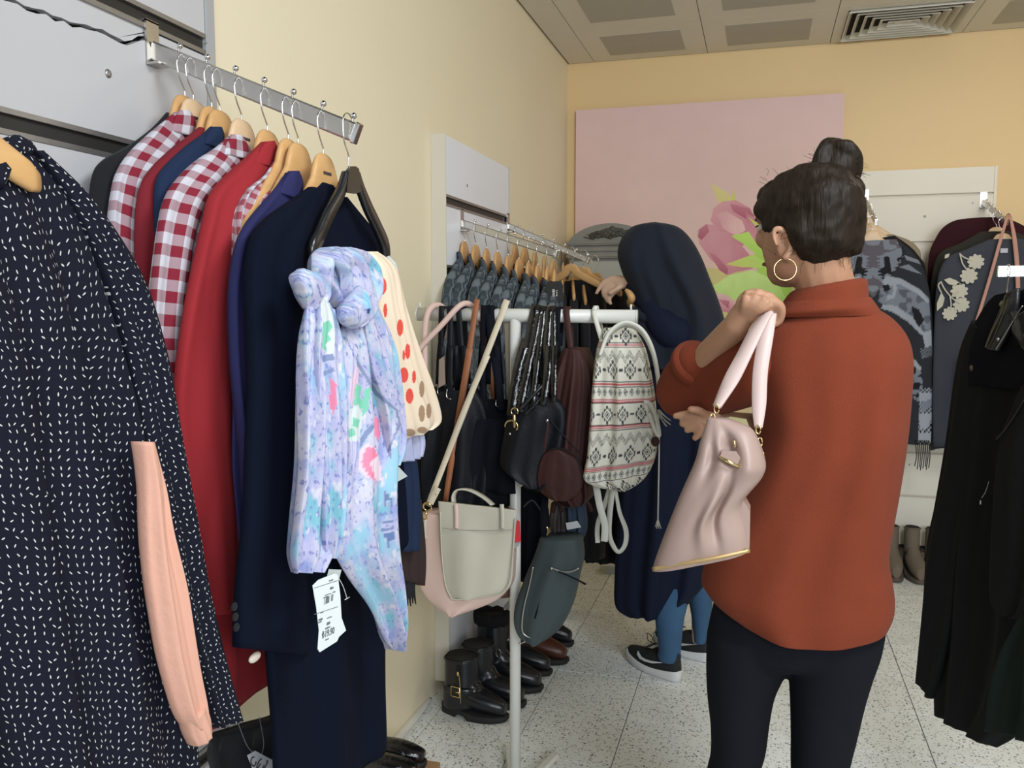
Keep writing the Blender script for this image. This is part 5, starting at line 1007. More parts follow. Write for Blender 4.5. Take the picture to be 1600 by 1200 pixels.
# hair
HL = LH; mb = MB()
e = lambda p, r, sc=(1, 1, 1), q_=None: mb.sphere(HL(*p), r, 12, sc=sc, rot=R1)
e((0, -.022, .020), .104, (.80, .97, .84)); e((0, -.045, -.002), .088, (.88, .85, .93)); e((0, .035, .056), .058, (1.1, .95, .60)); e((.0, .062, .050), .033, (1.5, .7, .7))
e((.068, .020, .035), .028, (.5, 1.3, 1.0)); e((.070, .026, .005), .014, (.5, .8, 1.6)); e((-.066, .015, .03), .035, (.5, 1.4, 1.2)); e((.055, -.05, -.02), .035, (.7, 1, 1.2))
def ez_(px, py, yy, r, sc=(1, 1, 1)): mb.sphere(onY(px, py, yy), r, 12, sc=sc)
ez_(1312, 358, 1.66, .042, (1, 1, 1.1)); ez_(1326, 380, 1.67, .028); ez_(1334, 362, 1.68, .022); ez_(1296, 390, 1.655, .026, (1.3, 1, .6)); ez_(1268, 396, 1.655, .016, (1.3, 1, .8)); ez_(1318, 330, 1.68, .030)
obj_h = fuse('hair', mb, M['hair'], p1, voxel=.005, smooth=4); tex = bpy.data.textures.new('hair_lumps', 'CLOUDS'); tex.noise_scale = .045
dm = obj_h.modifiers.new('d', 'DISPLACE'); dm.texture = tex; dm.strength = .020; dm.mid_level = .5
mb = MB(); rb = random.Random(5); bc = onY(1305, 264, 1.69)
for k in range(9):
    a = k * .75; r_ = .033 + .004 * math.sin(k * 2); mb.tube([bc + (r_ * math.cos(a + t_) * (.9 + .1 * k / 9), .020 * math.sin(2 * t_ + k), r_ * 1.1 * math.sin(a + t_) + .004) for t_ in np.linspace(0, 2.4, 7)], [.007, .012, .014, .015, .013, .011, .006], 10)
mb.sphere(bc, .038, 10, sc=(1, .9, 1.05)); mb.sphere(onY(1322, 302, 1.69), .034, 10); mb.sphere(onY(1300, 296, 1.69), .026, 10); mb.sphere(onY(1274, 264, 1.69), .010, 8, sc=(1.3, 1, 1)); mb.sphere(onY(1292, 290, 1.69), .026, 8); mb.tube([onY(1274, 262, 1.69), onY(1279, 248, 1.69), onY(1282, 240, 1.69)], [.005, .003, .0015], 6)
o = fuse('hair_bun', mb, M['hair'], p1, voxel=.004, smooth=3); dm = o.modifiers.new('d', 'DISPLACE'); dm.texture = tex; dm.strength = .008; dm.mid_level = .5
mb = MB()
for k in range(150):
    a = rb.uniform(0, 6.28); 
    if k < 26: px0, py0 = rb.uniform(1205, 1345), rb.uniform(300, 400); q0 = onY(px0, py0, 1.62); 
    elif k < 46: px0, py0 = rb.uniform(1195, 1290), rb.uniform(258, 300); q0 = onY(px0, py0 + 6, 1.66)
    elif k < 58: px0, py0 = rb.uniform(1255, 1345), rb.uniform(395, 415); q0 = onY(px0, py0, 1.65)
    elif k < 100: px0, py0 = rb.uniform(1250, 1352), rb.uniform(385, 408); q0 = onY(px0, py0, rb.uniform(1.63, 1.67))
    else: t6 = rb.uniform(0, 6.28); q0 = onY(1303 + 36 * math.cos(t6), 264 - 32 * math.sin(t6), 1.67)
    if k >= 100: q1 = q0 + np.array([.016 * math.cos(t6) + rb.uniform(-.008, .008), 0, .014 * math.sin(t6) + rb.uniform(-.006, .006)])
    elif k >= 46: q1 = q0 + np.array([rb.uniform(-.012, .012), 0, -rb.uniform(.01, .03)])
    else: q1 = q0 + np.array([rb.uniform(-.02, .02), 0, rb.uniform(-.004, .016)])
    mb.tube([q0, (q0 + q1) / 2 + np.array([rb.uniform(-.004, .004), -.003, rb.uniform(-.002, .004)]), q1], [.0004, .0003, .0002], 4, k=3)
o = obj('loose_strands', mb, M['hair'], p1); o['kind'] = 'stuff'
mb = MB(); ec = HL(.083, .0, -.036) ; ec = onY(1227, 421, 1.635); mb.tube([onY(1225, 405, 1.635) * 0 + ec + (.0195 * math.cos(a), .006 * math.cos(a), .0195 * math.sin(a)) for a in np.linspace(1.75, 1.75 + 5.9, 30)], .0012, 6); obj('hoop_earring', mb, M['brass'], p1)
# clothes
def sag(P, s_, t_):
    d = np.zeros(P.shape); d[:, :, 2] = -.030 * (1 - s_ ** 2) * np.clip((t_ - .62) / .38, 0, 1); return P + d
cloth('jumper_torso', M['rust'], p1, [(1232, 484), (1210, 500), (1185, 520), (1172, 560), (1182, 620), (1186, 680), (1160, 760), (1112, 850), (1096, 900), (1102, 918), (1112, 930), (1130, 941)], [(1362, 478), (1392, 496), (1416, 524), (1426, 560), (1424, 620), (1417, 690), (1406, 760), (1388, 860), (1392, 900), (1396, 932), (1394, 955), (1386, 972)], ('y', wy), th=.125, amp=.006, kf=1.6, seed=101, mm=96, pw=.85, k=8, thp=[.5, .7, .82, .9, .95, 1, 1, 1, 1, 1, .98, .95], flow=1.5, dpos=sag)
cloth('turtleneck_collar', M['rust'], p1, [(1246, 452), (1234, 458), (1222, 474), (1216, 488)], [(1346, 434), (1355, 439), (1357, 460), (1360, 484)], ('y', wy - .005), th=.072, amp=.0015, kf=1, seed=102, mm=64, pw=.9, k=8, thp=[.92, 1.05, 1.1, 1.12])
cloth('collar_fold', M['rust'], p1, [(1222, 472), (1212, 487), (1206, 496)], [(1360, 464), (1370, 478), (1380, 492)], ('y', wy - .005), th=.088, amp=.002, kf=1, seed=103, mm=64, pw=.9, k=6, thp=[.9, 1.05, .95])
mb = MB(); S0 = onY(1215, 556, 1.71); limb(mb, [S0, onY(1178, 575, 1.71), onY(1120, 602, 1.78), onY(1066, 612, 1.845)], [.070, .070, .062, .058]); limb(mb, [onY(1066, 612, 1.845), onY(1072, 592, 1.82), onY(1088, 568, 1.775)], [.058, .052, .046])
fuse('left_sleeve', mb, M['rust'], p1, voxel=.006, smooth=8).name = 'sleeve'
mb = MB(); d_ = (wr - el) / np.linalg.norm(wr - el); c_ = onY(1088, 568, 1.775); mb.tube([c_ - d_ * .018, c_ - d_ * .008, c_ + d_ * .006, c_ + d_ * .013], [.047, .053, .052, .045], 24); obj('rolled_cuff', mb, M['rust'], p1)
mb = MB(); limb(mb, [onY(1374, 560, 1.72), onY(1374, 640, 1.76), onY(1368, 690, 1.84)], [.055, .052, .048]); limb(mb, [onY(1368, 690, 1.84), (.1, 1.86, 1.06), (.0, 1.83, 1.08)], [.048, .045, .040]); fuse('sleeve', mb, M['rust'], p1, voxel=.007, smooth=8)
mb = MB(); pxl(mb, [(1125, 1375, 900), (1112, 1384, 950), (1105, 1385, 985), (1104, 1381, 1010), (1108, 1372, 1026), (1125, 1355, 1034)], wy, [.085, .095, .100, .098, .085, .06])
pxl(mb, [(1104, 1240, 985), (1103, 1232, 1040), (1105, 1212, 1085), (1110, 1203, 1130), (1110, 1197, 1175), (1103, 1187, 1215), (1108, 1178, 1300), (1112, 1172, 1400), (1120, 1168, 1500)], wy, [.09, .09, .085, .08, .072, .065, .06, .055, .045])
pxl(mb, [(1222, 1384, 985), (1229, 1378, 1020), (1232, 1364, 1060), (1234, 1352, 1100), (1235, 1340, 1150), (1235, 1328, 1200), (1240, 1318, 1270), (1245, 1305, 1400), (1252, 1298, 1500)], wy, [.09, .09, .085, .08, .075, .068, .06, .055, .045])
fuse('trousers', mb, M['jeans'], p1, voxel=.006, smooth=6)
for px_ in (1144, 1275):
    b_ = onY(px_, 1500, wy); mb = MB(); mb.tube([(b_[0], wy, .24), (b_[0], wy, .07)], [.048, .045], 16, smooth_path=False); mb.sphere((b_[0], wy + .07, .045), .045, 10, sc=(.95, 2.4, 1)); mb.box((b_[0] - .04, wy - .05, 0), (b_[0] + .04, wy + .16, .02), bev=.008); fuse('shoe', mb, M['bleath'], p1, voxel=.006)
# ---------------------------------------------------------------- pink bag she holds
M['rose'] = mat('dusty_pink_saffiano', (.36, .255, .22), rough=.42, bump=.25, bscale=900, var=.04, spec=.45)
M['rose2'] = mat('pale_pink_strap_leather', (.55, .42, .39), rough=.45, bump=.2, bscale=900, var=.03)
pb_ = thing('handbag', 'dusty pink handbag with gold bar clasp held over the arm by straps', 'handbag', (-.05, 1.5, 1.0))
byy = 1.50
def bagd(P, s_, t_):       # pinch the front into the pleats of the soft body
    S2 = np.repeat(s_, P.shape[0], 0); T2 = np.repeat(t_, P.shape[1], 1); n = np.array([0, -1., 0]); fr = (np.sin(np.arccos(np.clip(S2, -1, 1))) > 0)
    d = -.020 * np.exp(-((S2 - .18 - .5 * (T2 - .45)) / .10) ** 2) * np.exp(-((T2 - .62) / .22) ** 2) + .014 * np.exp(-((S2 + .05 - .35 * (T2 - .5)) / .14) ** 2) * np.exp(-((T2 - .66) / .22) ** 2)
    d += -.022 * np.exp(-((S2 - .05) / .25) ** 2) * np.exp(-((T2 - .20) / .10) ** 2) - .014 * np.exp(-((S2 + .5) / .16) ** 2) * np.exp(-((T2 - .25) / .12) ** 2) + .012 * np.exp(-((S2 - .55) / .3) ** 2) * np.exp(-((T2 - .3) / .12) ** 2)
    return P + n[None, None] * d[:, :, None]
cloth('bag_body', M['rose'], pb_, [(1106, 652), (1094, 690), (1086, 720), (1062, 775), (1040, 830), (1026, 868), (1020, 888)], [(1142, 655), (1176, 672), (1195, 715), (1192, 742), (1160, 785), (1166, 830), (1170, 858)], ('y', byy), th=.055, amp=.002, kf=1, seed=110, mm=120, pw=.6, k=14, thp=[.35, .7, .95, 1, 1, .95, .8], dpos=bagd)
mb = MB(); mb.prism([onY(*q_, byy - .02) for q_ in ((1160, 778), (1172, 800), (1171, 858), (1150, 862), (1152, 800))], (0, .05, 0)); obj('side_gusset', mb, M['rose'], pb_)
mb = MB(); mb.strap([onY(1020, 889, byy - .03), onY(1070, 880, byy - .045), onY(1120, 871, byy - .045), onY(1171, 860, byy - .03)], (0, 0, 1), .0065, .006); obj('gold_base_trim', mb, mat('aged_gold_edge', (.48, .33, .15), rough=.4, metal=.5, bump=0), pb_)
mb = MB(); mb.prism([onY(*q_, byy - .050) for q_ in ((1128, 704), (1150, 706), (1162, 722), (1156, 733), (1124, 716))], (0, .010, 0)); obj('clasp_tab', mb, M['rose'], pb_)
mb = MB(); a_, b_ = onY(1123, 714, byy - .056), onY(1156, 730, byy - .056); mb.tube([a_, b_], .0028, 10, smooth_path=False); obj('bar_clasp', mb, M['brass'], pb_)
mb = MB(); mb.tube([onY(1147, 688, byy - .045), onY(1149, 700, byy - .045)], .0022, 8, smooth_path=False); obj('tongue_pin', mb, M['brass'], pb_)
mb = MB(); mb.sphere(onY(1122, 766, byy - .048), .0045, 8); mb.sphere(onY(1126, 764, byy - .050), .003, 8); obj('stud', mb, M['brass'], pb_)
mb = MB(); mb.prism([onY(*q_, byy + .02) for q_ in ((1116, 660), (1140, 652), (1166, 656), (1172, 672), (1150, 680))], (0, .012, 0)); obj('bag_lining', mb, mat('olive_lining', (.30, .28, .14)), pb_)
top_ = onY(1200, 488, 1.60)
for pts, w0, nm in (([(1200, 488, 1.615), (1184, 512, 1.59), (1160, 560, 1.555), (1138, 602, 1.54), (1120, 636, 1.52)], .028, 1), ([(1204, 490, 1.612), (1196, 530, 1.58), (1188, 580, 1.555), (1186, 630, 1.54), (1185, 668, 1.52)], .026, 2)):
    P3 = [onY(a_, b_, c_) for a_, b_, c_ in pts]; sd = np.array([.85, 0, .5]) if nm == 1 else np.array([1, 0, .05])
    mb = MB(); mb.strap(P3, sd, [w0 * .85, w0, w0, w0 * .95, w0 * .55], .006, k=8); obj('shoulder_strap', mb, M['rose2'], pb_)
    e_ = P3[-1]; a2 = onY(1106, 668, byy) if nm == 1 else onY(1190, 712, byy)
    for q_ in range(3):
        c_ = e_ + (a2 - e_) * (q_ / 2.2) + np.array([0, -.004, -.003]); mb = MB(); mb.tube([c_ + (.004 * math.cos(a), .003 * math.sin(a) * (q_ % 2), .0075 * math.sin(a)) for a in np.linspace(0, 6.0, 12)], .0013, 6); obj('chain_link', mb, M['brass'], pb_)
# ---------------------------------------------------------------- woman in navy with a headscarf
hy = 3.10
p2_ = thing('person', 'woman in a navy headscarf and long navy dress with jeans, reaching for hangers', 'person', (-.3, hy, 0))
M['hijab'] = mat('navy_cotton_scarf', (.012, .016, .026), rough=.9, bump=.3, var=.15, sheen=.05); M['dress'] = mat('deep_navy_crepe', (.0065, .010, .027), rough=.9, bump=.2, var=.12); M['bluej'] = mat('mid_blue_denim', (.045, .105, .20), rough=.9, bump=.5, bscale=600, var=.12, vscale=25)
f2 = (-.93, .12, -.34); R2 = frame(f2, (-.1, -.98, 0)); h2c = onY(1022, 408, hy)
mb = MB(); L2 = head(mb, h2c, R2, 1.0)
limb(mb, [h2c + (.02, 0, -.05), h2c + (.06, 0, -.14), onY(1065, 500, hy)], [.055, .052, .07])
pxl(mb, [(1040, 1115, 490), (1015, 1120, 560), (1010, 1110, 650), (1005, 1100, 740), (1000, 1095, 830)], hy, [.06, .065, .06, .055, .05])
s2, e2, w2 = onY(1060, 520, 2.98), onY(1020, 475, 3.02), onY(984, 441, 3.06)
limb(mb, [s2, onY(1046, 520, 2.96), onY(1026, 490, 3.0)], [.05, .045, .038]); limb(mb, [onY(1026, 490, 3.0), e2, w2], [.038, .033, .023])
hh = onY(963, 441, 3.08); mb.sphere(hh, .036, 10, sc=(1.15, .55, .75)); limb(mb, [w2, hh], [.024, .024])
for k, pts in enumerate((((953, 437), (943, 441), (937, 449), (932, 458)), ((954, 444), (946, 450), (943, 458), (944, 464)), ((957, 450), (951, 456), (947, 463), (949, 471)), ((963, 454), (957, 460), (952, 467), (954, 474)))):
    finger(mb, [onY(*q_, 3.075 - .006 * k) for q_ in pts], .010, .0075)
finger(mb, [onY(970, 448, 3.055), onY(963, 452, 3.045), onY(953, 458, 3.04)], .011, .008)
for x_, y_, e_ in ((1046, 3.02, 1032), (1092, 3.22, 1002)):
    limb(mb, [onY(x_, 800, 3.14), onY(x_, 930, y_ + .03), onY(x_, e_ - 25, y_), onY(x_, e_, y_)], [.04, .030, .028, .028])
fuse('body', mb, M['skin2'], p2_, voxel=.0055, smooth=4); eyes(p2_, L2)
mb = MB()
for sg in (1, -1):
    mb.tube([L2(sg * .032 + .022 * math.cos(a), .098, .002 + .017 * math.sin(a)) for a in np.linspace(0, 6.1, 18)], .0014, 6); mb.tube([L2(sg * .055, .096, .006), L2(sg * .076, .05, .008), L2(sg * .079, .0, .004)], .0014, 6)
mb.tube([L2(-.010, .102, .004), L2(0, .106, .006), L2(.010, .102, .004)], .0014, 6); obj('glasses', mb, M['bleath'], p2_)
def hij(P, s_, t_):
    S2 = np.repeat(s_, P.shape[0], 0); T2 = np.repeat(t_, P.shape[1], 1)
    d = .022 * np.exp(-((S2 - .35 - .25 * T2) / .13) ** 2) * np.exp(-((T2 - .45) / .35) ** 2) - .016 * np.exp(-((S2 - .10 - .2 * T2) / .12) ** 2) * np.exp(-((T2 - .5) / .3) ** 2) - .012 * np.exp(-((S2 + .45) / .12) ** 2) * np.exp(-((T2 - .6) / .2) ** 2)
    return P + np.array([0, -1., 0])[None, None] * d[:, :, None]
cloth('headscarf', M['hijab'], p2_, [(1012, 350), (988, 356), (972, 374), (966, 398), (972, 424), (982, 448), (990, 470), (982, 492), (974, 516), (985, 545), (1000, 560)], [(1034, 349), (1060, 355), (1080, 374), (1096, 402), (1108, 432), (1120, 462), (1130, 492), (1136, 520), (1136, 550), (1130, 580), (1120, 600)], ('y', hy - .02), th=.125, amp=.007, kf=2.2, seed=121, mm=96, pw=.8, k=8, thp=[.5, .8, .95, 1.02, 1.05, 1.08, 1.12, 1.15, 1.15, 1.1, 1.05], dpos=hij, flow=2)
mb = MB(); mb.tube([onY(*q_, hy - .14) for q_ in ((986, 478), (1002, 494), (1018, 498), (1036, 496), (1048, 478), (1052, 455))], [.006, .014, .018, .016, .012, .006], 12); fuse('scarf_fold', mb, M['hijab'], p2_, voxel=.005)
cloth('dress', M['dress'], p2_, [(1000, 520), (985, 560), (978, 640), (972, 740), (965, 840), (962, 900), (964, 940), (985, 953)], [(1128, 540), (1132, 600), (1128, 680), (1125, 760), (1120, 850), (1115, 890), (1108, 905), (1075, 944)], ('y', hy + .02), th=.13, amp=.016, kf=2.6, seed=122, mm=90, pw=.8, k=8, thp=[.8, .95, 1, 1, 1, 1, 1, .98])
mb = MB(); limb(mb, [onY(1056, 520, 2.97), onY(1040, 512, 2.96), onY(1024, 488, 2.99)], [.062, .058, .05]); limb(mb, [onY(1024, 488, 2.99), onY(1010, 470, 3.02), onY(992, 450, 3.05)], [.05, .042, .034]); fuse('sleeve', mb, M['dress'], p2_, voxel=.006)
mb = MB(); pxl(mb, [(1016, 1080, 860), (1019, 1077, 930), (1024, 1069, 970), (1028, 1065, 1005), (1030, 1063, 1032)], [3.12, 3.06, 3.02, 3.02, 3.02], [.07, .065, .055, .048, .040]); mb.tube([onY(1046, q_, 3.02) for q_ in (1020, 1024, 1029)], [.040, .044, .041], 18); fuse('jeans_leg', mb, M['bluej'], p2_, voxel=.006, smooth=3)
mb = MB(); pxl(mb, [(1060, 1114, 860), (1072, 1114, 920), (1080, 1112, 960), (1084, 1106, 1002)], [3.16, 3.2, 3.22, 3.22], [.08, .07, .055, .045]); fuse('jeans_leg', mb, M['bluej'], p2_, voxel=.006, smooth=3)
M['mesh'] = mat('black_mesh_trainer', (.012, .013, .015), rough=.8, bump=.6, bscale=700); M['sole'] = mat('white_rubber_sole', (.62, .63, .64), rough=.5, bump=.1)
def shoe_axes(heel, toe):
    h, t_ = np.array(heel, float), np.array(toe, float); d = t_ - h; L = np.linalg.norm(d[:2]); d = np.array([d[0], d[1], 0]) / L; s = np.array([d[1], -d[0], 0]); return h, d, s, L
def sole_loft(mb, h, d, s, L, w, z0, zf, inset=0, n=20):
    rings = []
    for k in range(n + 1):
        u = k / n; x = u * L; 
        wd = w / 2 * (math.sin(math.pi * min(max(u, .012), .988)) ** .28) * (.80 + .22 * math.sin(math.pi * (u * 1.15 - .15)) if u > .15 else .80); z1, z2 = z0(u), zf(u)
        rings.append([h + d * x + s * a * wd + np.array([0, 0, z]) for a, z in ((-1, z1 + .004), (-.93, z1), (.93, z1), (1, z1 + .004), (1.02, z2 - .004), (.94, z2), (-.94, z2), (-1.02, z2 - .004))])
    mb.loft(rings)
def trainer(name_par, heel, toe):
    h, d, s, L = shoe_axes(heel, toe); t = name_par
    mb = MB(); sole_loft(mb, h, d, s, L, .098, lambda u: .002 + .014 * max(0, u - .75) * 2.2, lambda u: .040 - .012 * math.sin(math.pi * u) + .006 * (u > .9)); obj('trainer_sole', mb, M['sole'], t)
    mb = MB(); rings = []
    for k in range(22):
        u = .02 + k / 21 * .95; top = .045 + .058 * max(0, 1 - u / .55) ** .5 + .022 * math.sin(math.pi * min(u * 1.1, 1)) if u < .55 else .045 + .022 * math.sin(math.pi * u) ** .6 + .004
        wd = .044 * (math.sin(math.pi * u) ** .3) * (.82 + .18 * math.sin(math.pi * (u * 1.1 - .1)))
        rings.append([h + d * u * L + s * wd * math.cos(a) * (1 if math.sin(a) < 0 else (1 - .35 * math.sin(a) * (u < .5))) + np.array([0, 0, .028 + (top - .028) * max(0, math.sin(a)) ** .8]) for a in np.linspace(0, 2 * math.pi, 22, endpoint=False)])
    mb.loft(rings); up_ = obj('trainer_upper', mb, M['mesh'], t)
    side = s if np.dot(s, CAMP - h) > 0 else -s
    mb = MB(); pts = []
    def sp(u, z): wd = .0445 * (math.sin(math.pi * u) ** .3) * (.84 + .18 * math.sin(math.pi * (u * 1.1 - .1))); return h + d * u * L + side * (wd + .0028) + np.array([0, 0, z])
    tick = [(.64, .070), (.66, .056), (.60, .045), (.50, .044), (.36, .049), (.16, .066), (.38, .056), (.50, .053), (.57, .055), (.61, .062)]
    mb.prism([sp(*q_) for q_ in tick], -side * .003); obj('tick_emblem', mb, M['sole'], up_)
    mb = MB()
    for k in range(4): c_ = h + d * L * (.50 + .05 * k) + np.array([0, 0, .096 - .008 * k]); mb.tube([c_ - s * .018, c_ + (0, 0, .004), c_ + s * .018], .002, 6)
    c_ = h + d * L * .47 + np.array([0, 0, .10]); mb.tube([c_, c_ + side * .01 + (0, 0, .03) + d * .012, c_ + side * .012 + (0, 0, .035) + d * .03, c_ + side * .008 + d * .03 + (0, 0, .008), c_], .0016, 6); obj('lace', mb, M['mesh'], up_)
for P_, a_, b_ in ((onY(1046, 1032, 3.02), (1064, 1060), (1001, 1030)), (onY(1092, 1004, 3.22), (1126, 1026), (1066, 1004))):
    d_ = onZ(*b_, 0) - onZ(*a_, 0); d_ /= np.linalg.norm(d_); h_ = np.array([P_[0], P_[1], 0]) - d_ * .052; trainer(p2_, h_, h_ + d_ * .262)
t = thing('wooden_hanger', 'rounded end of a pale wooden hanger under the arm of the woman in navy', 'hanger', onY(984, 463, 2.96))
mb = MB(); mb.tube([onY(978, 453, 2.965), onY(983, 458, 2.958), onY(987, 466, 2.958), onY(984, 474, 2.99), onY(990, 482, 3.03)], [.006, .011, .013, .011, .008], 12); obj('wooden_bow', mb, M['wood'], t)
# ================================================================ FOOTWEAR
M['boot'] = mat('black_boot_leather', (.008, .009, .012), rough=.28, bump=.2, bscale=60, dist=.002, var=.15, spec=.5); M['rub'] = mat('black_rubber_sole', (.008, .008, .009), rough=.7)
M['suede'] = mat('taupe_suede', (.155, .125, .095), rough=.95, bump=.4, bscale=300, var=.15); M['sued2'] = mat('taupe_sole', (.09, .07, .055), rough=.8); M['brownb'] = mat('russet_leather', (.075, .022, .012), rough=.35, bump=.15, var=.2)
def ankle_boot(label, heel, toe, m, shaft=.17, w=.09, group=None, heelh=.03, rsh=.043, name='ankle_boot', pointy=1.):
    h, d, s, L = shoe_axes(heel, toe); t = thing(name, label, 'boot', h, group)
    mb = MB(); sole_loft(mb, h, d, s, L, w + .006, lambda u: 0 if u < .28 or heelh < .012 else (heelh * .45 if u < .42 else .0 + .012 * max(0, u - .8) * 3), lambda u: heelh + .004 - (heelh - .018) * min(1, max(0, (u - .28) / .3))); obj('sole', mb, M['rub'] if m is not M['suede'] else M['sued2'], t)
    mb = MB(); z0 = heelh; rings = []
    for k in range(20):
        u = .03 + k / 19 * .94; top = z0 + .075 - .045 * u ** 1.2 + .018 * math.sin(math.pi * u); wd = w / 2 * (math.sin(math.pi * u) ** (.3 * pointy)) * (.82 + .18 * math.sin(math.pi * (u * 1.1 - .1))); zb = heelh - (heelh - .014) * min(1, max(0, (u - .28) / .3))
        rings.append([h + d * u * L + s * wd * math.cos(a) + np.array([0, 0, zb + (top - zb) * (.5 + .5 * math.sin(a)) ** .75]) for a in np.linspace(0, 2 * math.pi, 20, endpoint=False)])
    mb.loft(rings)
    c0 = h + d * (L * .03 + rsh + .003); zz_ = np.linspace(z0, shaft, 8); mb.loft([[c0 + d * (rsh * (1.12 if z < .09 else 1.0) * math.cos(a)) + s * rsh * .86 * math.sin(a) + np.array([0, 0, z + .006 * math.cos(a)]) for a in np.linspace(0, 2 * math.pi, 22, endpoint=False)] for z in zz_])
    mb.tube([c0 + d * (rsh * .6) + (0, 0, z0 + .075), h + d * L * .5 + (0, 0, z0 + .045), h + d * L * .7 + (0, 0, z0 + .03)], [.034, .034, .026], 12)
    fuse('upper', mb, m, t, voxel=.0045, smooth=5)
    mb = MB(); mb.tube([c0 + d * rsh * 1.0 * math.cos(a) + s * rsh * .87 * math.sin(a) + np.array([0, 0, shaft + .006 * math.cos(a)]) for a in np.linspace(0, 2 * math.pi, 24)], .0035, 7); obj('top_binding', mb, m, t)
    mb = MB(); mb.loft([[c0 + d * rsh * .9 * math.cos(a) + s * rsh * .77 * math.sin(a) + np.array([0, 0, shaft + .007 + z]) for a in np.linspace(0, 2 * math.pi, 18, endpoint=False)] for z in (-.02, -.001)]); obj('opening', mb, M['dark'], t)
    return t, h, d, s, L, c0
t, h, d, s, L, c0 = ankle_boot('black leather ankle boot with gold buckle and zip, nearest of the boots by the panel', (-.985, 2.56, 0), (-.755, 2.535, 0), M['boot'], .195, rsh=.058)
sd = -s if np.dot(s, CAMP - h) < 0 else s
mb = MB(); B = lambda a, z, o=.0: c0 + d * a + sd * (.055 + o) + np.array([0, 0, z])
mb.tube([B(-.012, .082), B(.018, .080), B(.018, .112), B(-.012, .114), B(-.012, .082)], .0022, 6, smooth_path=False); mb.tube([B(.003, .098, .002), B(.02, .097, .003)], .0018, 6, smooth_path=False); obj('gold_buckle', mb, M['brass'], t)
mb = MB(); mb.tube([B(.014, .165), B(.02, .12), B(.022, .06)], .0012, 5); mb.sphere(B(.013, .16, .002), .005, 6, sc=(.7, .7, 1.6)); obj('zip', mb, M['brass'], t)
mb = MB(); mb.strap([B(-.045, .098, -.012), B(0, .098, -.001), B(.04, .096, -.010), B(.056, .094, -.03)], (0, 0, 1), .022, .003); obj('buckle_strap', mb, M['boot'], t)
ankle_boot('black leather ankle boot directly behind the gold-buckled boot', (-.965, 2.665, 0), (-.725, 2.645, 0), M['boot'], .195, rsh=.056)
t, h, d, s, L, c0 = ankle_boot('taller black boot with ring zip pull, third from the front by the panel', (-.955, 2.80, 0), (-.70, 2.775, 0), M['boot'], .25, rsh=.055, w=.1)
mb = MB(); c_ = c0 + d * .045 - s * (-.03 if np.dot(s, CAMP - h) > 0 else .03) + np.array([0, -.02, .14]); mb.tube([c_ + (.009 * math.cos(a), -.004, .014 * math.sin(a)) for a in np.linspace(0, 6, 14)], .0012, 6); obj('ring_pull', mb, M['steel'], t)
mb = MB()
for k in range(60): a = k * 2.39; mb.sphere(c0 + d * .055 * math.cos(a) + s * .05 * math.sin(a) + np.array([0, 0, .245 + .012 * math.sin(k * 1.7)]), .014, 5)
fuse('fur_cuff', mb, mat('black_fur_cuff', (.008, .008, .009), rough=1, bump=1, bscale=200), t, voxel=.006, smooth=1)
ankle_boot('black boot behind the tall boot with the ring pull', (-.955, 2.94, 0), (-.70, 2.91, 0), M['boot'], .20, rsh=.048)
ankle_boot('russet brown leather boot behind the pole of the bag stand', (-.945, 3.07, 0), (-.665, 3.025, 0), M['brownb'], .12, w=.105, rsh=.045)
ankle_boot('dark boot at the far end of the row by the left panel', (-.93, 3.22, 0), (-.68, 3.19, 0), M['boot'], .17)
for i, (x0, x1, lb) in enumerate(((.655, .665, 'taupe suede ankle boot nearest the woman in rust'), (.748, .775, 'middle one of the taupe suede ankle boots by the back panel'), (.845, .875, 'taupe suede ankle boot partly hidden by the black coats'))):
    t, h, d, s, L, c0 = ankle_boot(lb, (x0, 4.62, 0), (x1, 4.38, 0), M['suede'], .235, w=.088, group='taupe suede ankle boots by the back panel', heelh=.045, rsh=.042)
    mb = MB(); mb.tube([c0 + d * .052 * math.cos(a) + s * .046 * math.sin(a) + np.array([0, 0, .125]) for a in np.linspace(-1.7, 1.7, 12)], .006, 7); obj('ankle_strap', mb, mat('brown_ankle_strap', (.05, .035, .026), rough=.6), t)
